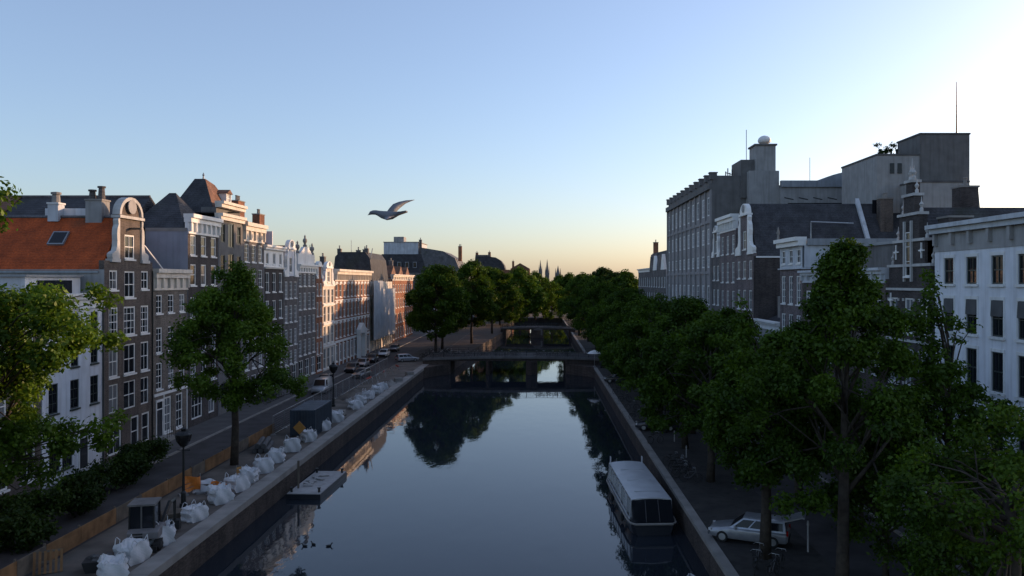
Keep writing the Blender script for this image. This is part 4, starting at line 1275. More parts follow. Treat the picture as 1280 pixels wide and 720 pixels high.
# ------------------------------------------------------------------ trees
def leaf_mesh(name, centers, radii, nleaf, size, seed, mat, squash=.75):
    rng = np.random.default_rng(seed)
    centers = np.asarray(centers, float); radii = np.asarray(radii, float)
    pr = radii ** 2; pr = pr / pr.sum()
    idx = rng.choice(len(centers), nleaf, p=pr)
    d = rng.normal(size=(nleaf, 3)); d /= np.linalg.norm(d, axis=1)[:, None]
    rr = rng.random(nleaf) ** .45
    # lumpy clumps: each clump has its own stretch
    st = rng.uniform(.7, 1.35, (len(centers), 3)); st[:, 2] *= squash
    p = centers[idx] + d * st[idx] * (radii[idx] * rr)[:, None] + rng.normal(size=(nleaf, 3)) * .12
    nrm = d * .55 + rng.normal(size=(nleaf, 3)) * .6 + np.array([0, 0, .55])
    nrm /= np.linalg.norm(nrm, axis=1)[:, None]
    a = np.cross(nrm, rng.normal(size=(nleaf, 3))); a /= np.linalg.norm(a, axis=1)[:, None]
    b = np.cross(nrm, a)
    s = size * rng.uniform(.6, 1.3, nleaf)[:, None]
    # leaf: pointed quad, a little folded
    v = np.empty((nleaf, 4, 3))
    v[:, 0] = p - a * s * .62
    v[:, 1] = p - b * s * .36 + nrm * s * .1
    v[:, 2] = p + a * s * .62
    v[:, 3] = p + b * s * .36 + nrm * s * .1
    me = bpy.data.meshes.new(name)
    me.vertices.add(nleaf * 4); me.loops.add(nleaf * 4); me.polygons.add(nleaf)
    me.vertices.foreach_set("co", v.reshape(-1))
    me.loops.foreach_set("vertex_index", np.arange(nleaf * 4, dtype=np.int32))
    me.polygons.foreach_set("loop_start", np.arange(0, nleaf * 4, 4, dtype=np.int32))
    at = me.attributes.new("tint", 'FLOAT', 'FACE')
    ct = rng.random(len(centers))
    at.data.foreach_set("value", (ct[idx] * .6 + rng.random(nleaf) * .4).astype(np.float32))
    me.materials.append(mat)
    me.update(calc_edges=True); me.validate()
    return me

def tree_meshes(seed, Ht, zb, rad, nleaf, leaf, mat, nclump=70, clump=1.15, shape=1.0, lean=0.0, trunk=.28, extra=()):
    """trunk with limbs and a lumpy crown between zb and Ht; shape>1 = pointed towards the top"""
    rng = random.Random(seed)
    cen, rds = [], []
    t = MB()
    fork = zb + (Ht - zb) * .12
    top = Vector((lean, rng.uniform(-.3, .3), Ht * .8))
    pts = [Vector((0, 0, -.1)), Vector((.08, .05, fork * .5)), Vector((lean * .3, -.05, fork)), Vector((lean * .6, .1, (fork + Ht * .8) / 2)), top]
    t.tube(pts, [trunk * 1.25, trunk, trunk * .85, trunk * .5, .05], 9)
    nl = 9
    lobes = [(rng.uniform(0, 6.28), rng.uniform(.75, 1.2)) for _ in range(5)]
    def renv(u, ang):       # crown radius at relative height u and direction
        base = math.sin(math.pi * min(1, max(0, (u * .86 + .12)))) ** .7 * (1 - .35 * (shape - 1) * u) if shape >= 1 else 1
        if shape > 1: base *= (1 - u) ** (.35 * (shape - 1)) * 1.1
        lb = 1 + .2 * math.sin(ang * 2 + lobes[0][0]) + .16 * math.sin(ang * 3 + lobes[1][0] + u * 4) + .1 * math.sin(ang * 5 + lobes[2][0] - u * 6)
        return rad * base * lb
    tips = []
    for k in range(nl + 5):
        f = k / (nl + 4)
        z0 = fork * .9 + (Ht * .72 - fork * .9) * f
        ang = k * 2.4 + rng.uniform(-.4, .4)
        u = min(.96, (z0 - zb) / (Ht - zb) + .22 + .1 * rng.random())
        rr = renv(u, ang) * .8
        tip = Vector((lean * .5 + math.cos(ang) * rr, math.sin(ang) * rr, zb + u * (Ht - zb)))
        s0 = Vector((lean * min(1, z0 / Ht), 0, z0))
        mid = s0.lerp(tip, .5) + Vector((0, 0, -.25 + .5 * rng.random()))
        r0 = trunk * (.5 - .25 * f)
        t.tube([s0, mid, tip], [r0, r0 * .6, .03], 6)
        tips.append(tip)
        for q in range(3):
            a2 = ang + rng.uniform(-1.1, 1.1)
            u2 = min(1, max(.04, u + rng.uniform(-.3, .2)))
            r2 = renv(u2, a2) * .92
            e = Vector((lean * .5 + math.cos(a2) * r2, math.sin(a2) * r2, zb + u2 * (Ht - zb)))
            t.tube([mid, mid.lerp(e, .5) + Vector((0, 0, .2)), e], [r0 * .4, r0 * .28, .02], 5)
            tips.append(e)
    for e in tips:
        cen.append(tuple(e)); rds.append(clump * rng.uniform(.6, 1.1))
    for k in range(nclump):
        u = rng.random() ** .85
        a = rng.uniform(0, 6.283)
        rr = renv(u, a) * math.sqrt(rng.uniform(.2, 1.0)) * (1.16 if k % 6 == 0 else 1.0)
        cen.append((lean * .5 + math.cos(a) * rr, math.sin(a) * rr, zb + u * (Ht - zb) * .97)); rds.append(clump * rng.uniform(.55, 1.15))
    for (x, y, z, r_) in extra:
        t.tube([Vector((lean * .4, 0, max(fork, z - 3))), Vector((x * .6, y * .6, z - .6)), Vector((x, y, z))], [.05, .03, .012], 5)
        cen.append((x, y, z)); rds.append(r_)
    crown = leaf_mesh("crown", cen, rds, nleaf, leaf, seed, mat)
    return t.mesh("trunk", M['bark'], True), crown

def plant_tree(meshes, label, loc, rz=0.0, sc=(1, 1, 1), group=None, name="tree", cat="tree"):
    t = thing(name, label, cat, loc, rz, group); t.scale = sc
    link("trunk", meshes[0], t); link("crown", meshes[1], t)
    return t

GL, GR = "trees along the left quay", "trees along the right quay"
# near left, its crown fills the left edge in two tiers
rg = random.Random(15); ex = []
for k in range(22): ex.append((rg.uniform(.5, 5.4), rg.uniform(-3, 3), rg.uniform(11.6, 15.0) - .12 * rg.random(), rg.uniform(.55, .95)))
for k in range(16): ex.append((rg.uniform(.5, 5.9), rg.uniform(-2, 2.5), rg.uniform(7.2, 8.7), rg.uniform(.4, .75)))
for k in range(9): ex.append((rg.uniform(-1.5, 2.2), rg.uniform(-2, 2), rg.uniform(4.0, 11.0), rg.uniform(.5, .9)))
tm = tree_meshes(11, 15.4, 5.5, 2.8, 40000, .19, M['leaf'], 24, .8, 1.0, .3, extra=ex)
plant_tree(tm, "big light green tree at the left edge, in front of the white plastered house", (-25.9, 36.8, 0), 0.0, group=GL)
tm = tree_meshes(12, 17.8, 8.5, 3.6, 14000, .2, M['leaf'], 30, .8, 1.0, 0, extra=((4.0, .5, 18.3, .7), (3.9, .6, 17.3, .5), (3.2, .3, 17.8, .9)))
plant_tree(tm, "tree whose twig just enters the photo at the upper left", (-24.6, 30.0, 0), 0.0, group=GL)
ex = [(4.6, 0, 6.6, .9), (5.2, .5, 6.0, .7), (4.2, -1, 7.3, .9), (5.6, 0, 7.0, .6), (3.5, -2, 6.4, .9), (0.2, 0, 16.3, .6), (.6, .3, 15.6, .9), (-1.2, 0, 15.6, .7), (-3.6, 0, 9.6, .8), (-3.2, 1, 6.6, .8)]
tm = tree_meshes(23, 15.8, 5.2, 3.5, 42000, .21, M['leaf'], 62, .9, 1.3, 0, extra=ex)
plant_tree(tm, "rounded green tree standing alone in the building site beside the orange barriers", (-24.9, 65.5, 0), 0.0, group=GL)
# right near
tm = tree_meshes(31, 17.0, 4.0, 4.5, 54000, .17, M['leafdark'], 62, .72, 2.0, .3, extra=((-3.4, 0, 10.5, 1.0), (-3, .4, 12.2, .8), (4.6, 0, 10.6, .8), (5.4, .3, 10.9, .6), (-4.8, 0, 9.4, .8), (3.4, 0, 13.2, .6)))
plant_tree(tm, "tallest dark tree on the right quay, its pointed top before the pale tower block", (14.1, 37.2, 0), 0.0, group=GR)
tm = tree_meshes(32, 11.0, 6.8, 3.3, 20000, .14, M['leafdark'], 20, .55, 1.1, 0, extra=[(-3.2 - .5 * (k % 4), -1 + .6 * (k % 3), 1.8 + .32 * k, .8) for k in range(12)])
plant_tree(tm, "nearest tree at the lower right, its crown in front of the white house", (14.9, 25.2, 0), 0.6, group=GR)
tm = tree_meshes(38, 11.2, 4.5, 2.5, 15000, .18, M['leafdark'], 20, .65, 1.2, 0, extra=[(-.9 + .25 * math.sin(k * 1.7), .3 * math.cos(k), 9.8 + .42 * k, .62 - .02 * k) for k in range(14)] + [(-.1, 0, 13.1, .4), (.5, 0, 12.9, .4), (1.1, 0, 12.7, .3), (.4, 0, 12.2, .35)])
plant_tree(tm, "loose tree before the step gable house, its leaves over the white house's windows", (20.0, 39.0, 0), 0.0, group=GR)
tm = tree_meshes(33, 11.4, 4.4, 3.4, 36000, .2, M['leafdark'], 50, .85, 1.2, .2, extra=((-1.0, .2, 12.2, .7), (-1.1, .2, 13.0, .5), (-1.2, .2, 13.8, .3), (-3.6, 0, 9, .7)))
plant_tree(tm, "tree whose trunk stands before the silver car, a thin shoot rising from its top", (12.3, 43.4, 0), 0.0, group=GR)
for k, (x, y, Ht, rd_, lb) in enumerate(((18.2, 32.5, 7.2, 2.4, "low bushy tree filling the lower right corner before the white house's steps"), (17.4, 40.0, 7.6, 2.6, "low bushy tree right of the silver car, under the tallest tree"), (21.4, 35.5, 6.6, 2.2, "low bushy tree nearest the white house's doorway"), (19.2, 47.5, 7.8, 2.5, "low bushy tree across the road before the step gable house"))):
    tm = tree_meshes(50 + k, Ht, 1.2, rd_, 13000, .17, M['leafdark'], 30, .65, 1.1, 0, trunk=.14)
    plant_tree(tm, lb, (x, y, 0), k * 1.3, group="low trees on the right street")
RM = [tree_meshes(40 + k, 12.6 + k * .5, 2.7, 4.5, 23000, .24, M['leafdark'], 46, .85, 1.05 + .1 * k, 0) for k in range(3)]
rt = [(12.9, 60, 1.0, "dark round tree behind the moored tour boat"),
      (17.6, 54, .92, "dark tree over the road in front of the brown house with white ledges"),
      (13.2, 72, 1.0, "dark tree next beyond the one behind the tour boat"),
      (13.0, 86, 1.02, "dark tree below the black roofed bell gable house"),
      (13.1, 101, 1.0, "dark bushy tree below the corniced dark brick house"),
      (13.0, 116, 1.0, "dark tree below the near corner of the office block"),
      (12.8, 131, 1.02, "dark tree below the middle of the office block"),
      (13.4, 160, 1.08, "dark tree just beyond the right end of the nearer bridge"),
      (13.0, 178, 1.15, "dark tree below the far dark roofed house"),
      (12.6, 200, 1.25, "tall dark tree well beyond the nearer bridge on the right bank"),
      (15.6, 66, .95, "dark tree set back from the quay between the two trees behind the tour boat"),
      (15.2, 79, .95, "dark tree filling the gap left of the white topped house"),
      (14.8, 93, .98, "dark tree filling the gap below the bell gable house's side wall"),
      (14.6, 108, .98, "dark tree filling the gap below the scroll gable house"),
      (14.4, 123, 1.0, "dark tree filling the gap below the office block's corner"),
      (13.2, 145, 1.0, "dark tree at the right end of the nearer bridge beside the white parasol"),
      (11.4, 222, 1.3, "green tree at the right end of the farther bridge")]
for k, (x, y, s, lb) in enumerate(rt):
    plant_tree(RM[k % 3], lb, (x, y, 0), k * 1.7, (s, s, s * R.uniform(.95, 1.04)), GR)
LM = [tree_meshes(60 + k, 18.2, 4.2, 5.8, 34000, .38, M['leafdark'], 95, 1.4, 1.0, 0) for k in range(2)]
lt = [(-20.6, 160, 1.0, "big round tree by the left end of the nearer bridge, leftmost of the round clump"),
      (-16.2, 194, 1.05, "big round tree in the middle of the clump beyond the nearer bridge"),
      (-13.4, 231, 1.05, "big round tree at the right side of the clump left of the farther bridge"),
      (-21.4, 178, .95, "round tree tucked behind the leftmost tree of the clump")]
for k, (x, y, s, lb) in enumerate(lt):
    plant_tree(LM[k % 2], lb, (x, y, 0), k * 2.1, (s, s, s), "trees beyond the nearer bridge")
FM = [tree_meshes(70 + k, 15.6, 1.0, 6.0, 16000, .55, [M['leaf'], M['leafdark'], M['leafdeep']][k], 60, 1.7, 1.05, 0) for k in range(3)]
ft = [(650, 300, 1.22, 0, "pale green tree left of and below the twin spires"), (669, 318, 1.14, 1, "darker green tree just below the twin spires"),
      (690, 330, .9, 0, "bright green tree below the lone spire"), (712, 345, 1.12, 1, "green tree right of the lone spire"),
      (728, 310, 1.1, 1, "green tree between the lone spire and the darkest far tree"), (752, 270, 1.2, 2, "darkest far tree with a bristly top, left of the far dark roofed house"),
      (768, 262, 1.1, 2, "dark tree touching the far dark roofed house"), (640, 360, 1.1, 1, "green tree in front of the low orange terrace"),
      (625, 275, .95, 1, "green tree at the left end of the farther bridge"), (700, 400, 1.1, 1, "hazy green tree at the very end of the canal"),
      (740, 250, 1.0, 0, "lighter green tree over the right bank beyond the farther bridge"), (782, 240, 1.1, 1, "dark green tree beside the far house's end wall")]
for k, (px, y, s, m_, lb) in enumerate(ft):
    plant_tree(FM[m_], lb, (PX(px, y), y, 0), k * 1.3, (s, s, s), "far trees at the end of the canal")

# shrubs and hedge in front of the left houses
def shrub(seed, w, d, h, n=5000, leaf=.2):
    rng = random.Random(seed); cen = []; rd_ = []
    t = MB()
    for k in range(26):
        x, y, z = rng.uniform(-w, w) * .8, rng.uniform(-d, d) * .7, rng.uniform(.2, 1) * h
        cen.append((x, y, z * .9)); rd_.append(rng.uniform(.35, .7))
        if k % 2: t.tube([(x * .3, y * .3, 0), (x * .7, y * .7, z * .5), (x, y, z * .8)], [.04, .03, .01], 5)
    return t.mesh("stem", M['bark']), leaf_mesh("foliage", cen, rd_, n, leaf, seed, M['leafdeep'])
SM = [shrub(81 + k, 1.8, 1.2, 1.7 + .4 * k, 4200) for k in range(3)]
sl = [(-29.2, 45.0, "low dark shrub nearest the photo's lower left corner"), (-30.6, 48.5, "wide dark shrub under the big light green tree"), (-29.4, 51.6, "dark shrub in front of the white plastered house's door"),
      (-31.2, 54.6, "dark shrub against the white plastered house"), (-30.2, 57.5, "taller dark shrub before the neck gable house"), (-31.0, 60.6, "dark shrub by the neck gable house's shop front"),
      (-30.4, 41.4, "dark shrub at the foot of the brown brick house"), (-31.3, 63.6, "last dark shrub of the row, toward the lamp post")]
for k, (x, y, lb) in enumerate(sl):
    t = thing("shrub", lb, "shrub", (x, y, .1), k * 1.1, "shrubs in front of the left houses")
    link("stem", SM[k % 3][0], t); link("foliage", SM[k % 3][1], t)
# plants on the tower block roof
t = thing("roof_shrub", "small bush growing on the roof of the pale tower block", "shrub", (PX(1107, 106), 107, 31.4), 0)
b = MB(); cen = []; rd_ = []
rg = random.Random(4)
for k in range(14):
    a = rg.uniform(0, 6.28); e = (math.cos(a) * rg.uniform(.3, 1.9), math.sin(a) * .8, rg.uniform(.5, 2.0))
    b.tube([(0, 0, 0), (e[0] * .5, e[1] * .5, e[2] * .6), e], [.05, .03, .015], 4); cen.append(e); rd_.append(.35)
b.build("stem", M['bark'], t); link("foliage", leaf_mesh("foliage", cen, rd_, 700, .2, 5, M['leafdeep']), t)

# ------------------------------------------------------------------ bicycles
def make_bike(label, loc, rz, m='metal_dark'):
    t = thing("bicycle", label, "bicycle", loc, rz)
    for x in (-.52, .52):
        b = MB()
        n = 20
        b.tube([(x + .33 * math.cos(2 * math.pi * k / n), 0, .34 + .33 * math.sin(2 * math.pi * k / n)) for k in range(n + 1)], .022, 5, False)
        for k in range(8):
            a = math.pi * k / 4
            b.tube([(x, 0, .34), (x + .32 * math.cos(a), 0, .34 + .32 * math.sin(a))], .005, 3, False)
        b.build("wheel", M['rubber'], t)
    b = MB()
    for p, q in (((-.52, 0, .34), (-.1, 0, .3)), ((-.1, 0, .3), (-.25, 0, .85)), ((-.52, 0, .34), (-.2, 0, .72)), ((-.1, 0, .3), (.36, 0, .78)), ((-.2, 0, .74), (.35, 0, .84)), ((.52, 0, .34), (.34, 0, .98))):
        b.tube([p, q], .022, 5)
    b.build("frame", M[m], t)
    b = MB(); b.tube([(.34, 0, .98), (.33, 0, 1.06)], .02, 5); b.tube([(.12, -.28, 1.04), (.3, -.2, 1.08), (.33, 0, 1.07), (.3, .2, 1.08), (.12, .28, 1.04)], .016, 5); b.build("handlebar", M['metal'], t)
    b = MB(); b.prism([(-.42, -.1), (-.42, .1), (-.1, .03), (-.1, -.03)], 'z', .88, .94); b.tube([(-.25, 0, .85), (-.26, 0, .9)], .02, 5); b.build("saddle", M['rubber'], t)
    b = MB(); b.box(-.8, -.38, -.07, .07, .7, .73); b.tube([(-.75, 0, .7), (-.52, 0, .34)], .012, 4); b.build("luggage_rack", M['metal_dark'], t)
    return t
bk = make_bike("bicycle leaning among others on the nearer bridge's railing", (0, 0, 0), 0)
bk2 = make_bike("bicycle parked on the right quay near the silver car", (0, 0, 0), 0, 'bikegrey')
GB = "bicycles parked on the nearer bridge"; first = True
for k in range(30):
    x = -19.5 + k * .78 + R.uniform(-.15, .15) + (3 if k > 20 else 0)
    if x > 9: break
    loc = (x, 144.75 + R.uniform(-.1, .2), zt1(x) + .01); rz = R.uniform(-.3, .3) + (math.pi if k % 2 else 0)
    if first: o = bk; o.location = loc; o.rotation_euler = (0, 0, rz); first = False
    else: o = dup(bk2 if k % 3 else bk, loc, rz)
    o["label"] = "bicycle in the row parked along the nearer bridge's railing"
    o["group"] = GB
for k in range(14):
    x = -10.4 + k * 1.4
    o = dup(bk, (x, 237.8, zt2(x) + .01), R.uniform(-.3, .3), "bicycle in the row parked along the farther bridge's railing"); o["group"] = "bicycles parked on the farther bridge"
qb = [(11.0, 61.0), (11.2, 62.0), (11.1, 63.1), (11.3, 64.0), (11.0, 65.2), (11.4, 59.8)]
for k, (x, y) in enumerate(qb):
    o = dup(bk2 if k % 2 else bk, (x, y, .02), R.uniform(-.25, .25), "bicycle in the rack beside the moored tour boat"); o["group"] = "bicycles beside the tour boat"
qb = [(11.2, 41.2), (11.9, 40.6), (12.5, 41.4), (11.6, 42.3)]
for k, (x, y) in enumerate(qb):
    if k == 0: o = bk2; o.location = (x, y, .02); o.rotation_euler = (0, 0, 1.2); o["label"] = ""
    else: o = dup(bk2 if k % 2 else bk, (x, y, .02), 1.2 + R.uniform(-.5, .5))
    o["label"] = "bicycle in the bunch parked in front of the silver car's rear"; o["group"] = "bicycles by the silver car"
for k in range(24):
    o = dup(bk2 if k % 2 else bk, (-17.5 - R.uniform(0, 5.5), 153.5 + k * .6, .02), R.uniform(-.5, .5), "bicycle in the crowd parked under the round trees"); o["group"] = "bicycles under the round trees"
for k in range(8):
    o = dup(bk2 if k % 3 == 0 else bk, (10.9 + R.uniform(-.2, .3), 74 + k * 6.5, .02), R.uniform(-.4, .4), "bicycle standing singly along the right quay beyond the tour boat"); o["group"] = "bicycles along the right quay"
for k in range(7):
    o = dup(bk, (-33.6, 97 + k * 1.0, .14), R.uniform(-.2, .2), "bicycle parked on the pavement before the black brick house"); o["group"] = "bicycles on the left pavement"

# ------------------------------------------------------------------ cars
def make_car(name, label, loc, rz, paint='silver', L=4.4, Wd=1.76, estate=True, hatch=False, cat="car", group=None, van=False):
    t = thing(name, label, cat, loc, rz, group)
    h0, h1, h2 = .28, .88, 1.46
    if van: h1, h2 = 1.05, 1.95
    hl = L / 2
    # body shell: stations along x (front = +x)
    st = []
    def ring(x, w, zb, zt, r=.12):
        return [(x, -w / 2 + r * .4, zb), (x, w / 2 - r * .4, zb), (x, w / 2, zb + .18), (x, w / 2, zt - .14), (x, w / 2 - r, zt), (x, -w / 2 + r, zt), (x, -w / 2, zt - .14), (x, -w / 2, zb + .18)]
    if van: prof = [(-hl, .94, h0 + .05, h1), (-hl + .1, 1, h0, h1), (hl - .9, 1, h0, h1), (hl - .35, .98, h0, h1 - .08), (hl - .06, .92, h0, .8), (hl, .86, h0 + .06, .66)]
    else: prof = [(-hl, .88, h0 + .1, .8), (-hl + .12, .97, h0, h1), (-hl + .8, 1, h0 - .04, h1 + .03), (0, 1, h0 - .06, h1 + .02), (hl - 1.25, 1, h0 - .04, h1 + .03), (hl - .5, .97, h0, h1 - .1), (hl - .12, .9, h0, .7), (hl, .8, h0 + .08, .58)]
    b = MB()
    rings = []
    for (x, ws, zb, zt) in prof:
        i = len(b.v); b.v += ring(x, Wd * ws, zb, zt); rings.append(i)
    for a, c in zip(rings, rings[1:]):
        for q in range(8):
            b.f.append((a + q, a + (q + 1) % 8, c + (q + 1) % 8, c + q)); b.mi.append(0)
    b.f.append(tuple(rings[0] + q for q in range(8))); b.mi.append(0)
    b.f.append(tuple(rings[-1] + q for q in range(8))); b.mi.append(0)
    # greenhouse: roof and pillars
    xr0 = -hl + (.18 if estate or van else .75)       # roof rear
    xr1 = hl - (1.35 if van else 2.0)                 # roof front
    xb0 = -hl + (.1 if estate or van else .25)        # base rear
    xb1 = hl - (.75 if van else 1.2)                  # windscreen base
    wb, wt = Wd * .94, Wd * .78
    zb_ = h1 - .02
    base = [(xb0, -wb / 2, zb_), (xb1, -wb / 2, zb_), (xb1, wb / 2, zb_), (xb0, wb / 2, zb_)]
    top = [(xr0, -wt / 2, h2), (xr1, -wt / 2, h2), (xr1, wt / 2, h2), (xr0, wt / 2, h2)]
    i = len(b.v); b.v += base + top
    for q in range(4):
        b.f.append((i + q, i + (q + 1) % 4, i + 4 + (q + 1) % 4, i + 4 + q)); b.mi.append(0)
    b.f.append((i + 4, i + 5, i + 6, i + 7)); b.mi.append(0)
    bo = b.build("body", M[paint], t, True)
    bevel(bo, .04, 2)
    bo.data.polygons.foreach_set("use_smooth", [True] * len(bo.data.polygons))
    # glass, a touch proud of the pillars
    gl = MB()
    def lerp3(a, c, s): return tuple(a[k] + (c[k] - a[k]) * s for k in range(3))
    def pane(p0, p1, p2, p3, n, e=.012):
        gl.face([tuple(p[k] + n[k] * e for k in range(3)) for p in (p0, p1, p2, p3)])
    for sgn, a0, a1, t0, t1 in ((-1, base[0], base[1], top[0], top[1]), (1, base[3], base[2], top[3], top[2])):
        cuts = [(.05, .36), (.39, .66), (.69, .95)] if estate and not van else ([(.72, .94)] if van else [(.08, .48), (.52, .94)])
        for s0, s1 in cuts:
            lo0, lo1, hi0, hi1 = lerp3(a0, a1, s0), lerp3(a0, a1, s1), lerp3(t0, t1, s0), lerp3(t0, t1, s1)
            pane(lerp3(lo0, hi0, .16), lerp3(lo1, hi1, .16), lerp3(lo1, hi1, .86), lerp3(lo0, hi0, .86), (0, sgn, .25))
    def across(a, c, ta, tc, n):
        lo0, lo1, hi0, hi1 = lerp3(a, c, .06), lerp3(a, c, .94), lerp3(ta, tc, .06), lerp3(ta, tc, .94)
        pane(lerp3(lo0, hi0, .1), lerp3(lo1, hi1, .1), lerp3(lo1, hi1, .92), lerp3(lo0, hi0, .92), n)
    across(base[1], base[2], top[1], top[2], (.7, 0, .6))
    if not hatch: across(base[3], base[0], top[3], top[0], (-.9, 0, .3))
    gl.build("windows", M['carglass'], t)
    for x in (hl - .82, -hl + .82):
        for s in (-1, 1):
            y = s * (Wd / 2 - .08)
            wv = MB()
            pr = [(.2, -.11), (.29, -.11), (.32, -.07), (.32, .07), (.29, .11), (.2, .11)]
            n = 18
            for k in range(n):
                a0, a1 = 2 * math.pi * k / n, 2 * math.pi * (k + 1) / n
                for (r0, y0), (r1, y1) in zip(pr, pr[1:] + pr[:1]):
                    wv.face([(x + r0 * math.cos(a0), y + y0, .32 + r0 * math.sin(a0)), (x + r0 * math.cos(a1), y + y0, .32 + r0 * math.sin(a1)), (x + r1 * math.cos(a1), y + y1, .32 + r1 * math.sin(a1)), (x + r1 * math.cos(a0), y + y1, .32 + r1 * math.sin(a0))])
            ty = wv.build("wheel", M['rubber'], t)
            rm = MB(); rm.prism([(x + .21 * math.cos(2 * math.pi * k / 14), .32 + .21 * math.sin(2 * math.pi * k / 14)) for k in range(14)], 'y', y - .085, y + .085)
            rm.build("rim", M['metal'], ty)
    for s in (-1, 1):
        b = MB(); b.rbox((hl - .14, s * Wd * .36, .64), (.16, .3, .14), -s * .35); b.build("headlight", M['lens'], t)
        b = MB(); b.rbox((-hl + .03, s * Wd * .42, .86), (.1, .16, .26), 0); b.build("tail_light", M['redlens'], t)
        b = MB(); b.rbox((xb1 - .35, s * (Wd / 2 + .08), h1 + .08), (.1, .18, .12)); b.build("wing_mirror", M[paint], t)
    b = MB(); b.box(hl - .04, hl + .03, -Wd * .36, Wd * .36, .32, .46); b.build("bumper", M['rubber'], t)
    b = MB(); b.box(-hl - .03, -hl + .04, -Wd * .38, Wd * .38, .36, .52); b.build("bumper", M['rubber'], t)
    if hatch:
        b = MB()
        b.prism([(xr0 + .02, h2 - .02), (xr0 + .02, h2 + .05), (xr0 - .95, h2 + .40), (xr0 - 1.08, h2 + .34), (xr0 - 1.06, h2 + .28), (xr0 - .92, h2 + .30)], 'y', -wt / 2, wt / 2)
        b.build("tailgate", M[paint], t)
        b = MB(); b.face([(xb0 - .01, -wb * .44, h1 - .3), (xb0 - .01, wb * .44, h1 - .3), (xr0 - .015, wt * .44, h2 - .06), (xr0 - .015, -wt * .44, h2 - .06)]); b.build("boot_opening", M['rubber'], t)
    return t
fx, fy = 10.2, 47.15; rx, ry = 14.2, 45.5
make_car("parked_car", "silver estate car with its tailgate raised, parked across the right quay", ((fx + rx) / 2, (fy + ry) / 2, .01), math.atan2(fy - ry, fx - rx), 'silver', 4.45, 1.76, True, True)
GC = "cars parked under the right-hand trees"
make_car("parked_car", "white car half seen through leaves on the road before the white house", (23.6, 69, .01), math.radians(90), 'whitecar', 4.3, 1.75, True, group=GC)
make_car("parked_car", "dark car parked at the quay edge beyond the tour boat", (12.0, 81, .01), math.radians(172), 'darkcar', 4.3, 1.75, False, group=GC)
make_car("parked_car", "dark car parked farther along the right quay, near the nearer bridge", (11.9, 119, .01), math.radians(176), 'darkcar', 4.2, 1.74, True, group=GC)
make_car("parked_car", "dark car under the tallest tree's shade in the lower right corner", (19.5, 38, .01), math.radians(90), 'darkcar', 4.3, 1.75, True, group=GC)
GV = "vehicles on the left street"
make_car("parked_van", "pale van parked on the left street beyond the blue site container", (-29.2, 108, .01), math.radians(-90), 'silver', 4.6, 1.85, True, cat="van", van=True, group=GV)
make_car("parked_car", "dark car parked beside the pale van on the left street", (-31.0, 116, .01), math.radians(-90), 'darkcar', 4.3, 1.74, True, group=GV)
make_car("parked_car", "dark car standing beyond the sand heap by the quay", (-27.6, 125, .01), math.radians(-100), 'darkcar', 4.4, 1.8, False, group=GV)
make_car("parked_car", "light car parked by the round trees at the far end of the left street", (-24.6, 150, .01), math.radians(30), 'silver', 4.2, 1.74, True, group=GV)

# ------------------------------------------------------------------ tour boat
t = thing("tour_boat", "pale roofed canal tour boat with dark glass, moored at the right quay", "boat", (7.62, 52.6, WZ), math.radians(2.6))
t.scale = (1, 1, 1.04)
def hullring(y, w, wb, zt, zk=-.4):
    return [(-wb / 2, y, zk), (wb / 2, y, zk), (w / 2, y, zt * .7), (w / 2 + .03, y, zt), (-w / 2 - .03, y, zt), (-w / 2, y, zt * .7)]
b = MB(); rings = []
for (y, w, wb, zt) in ((0, 2.5, 1.9, .72), (.35, 2.95, 2.3, .70), (1.2, 3.1, 2.6, .68), (6, 3.15, 2.7, .66), (11.6, 3.1, 2.5, .7), (13.6, 2.2, 1.5, .82), (14.8, .5, .2, .95)):
    i = len(b.v); b.v += hullring(y, w, wb, zt); rings.append(i)
for a, c in zip(rings, rings[1:]):
    for q in range(6): b.f.append((a + q, a + (q + 1) % 6, c + (q + 1) % 6, c + q)); b.mi.append(0)
b.f.append(tuple(rings[0] + q for q in range(6))); b.f.append(tuple(rings[-1] + q for q in range(6))); b.mi += [0, 0]
b.build("hull", M['boathull'], t)
b = MB()
for s in (-1, 1): b.tube([(s * 1.22, -.02, .72), (s * 1.5, .35, .71), (s * 1.6, 1.2, .69), (s * 1.62, 6, .67), (s * 1.6, 11.6, .71), (s * 1.15, 13.6, .83), (0, 14.85, .97)], .07, 6)
b.tube([(-1.25, -.03, .72), (1.25, -.03, .72)], .08, 6)
b.build("rubbing_strake", M['stone'], t)
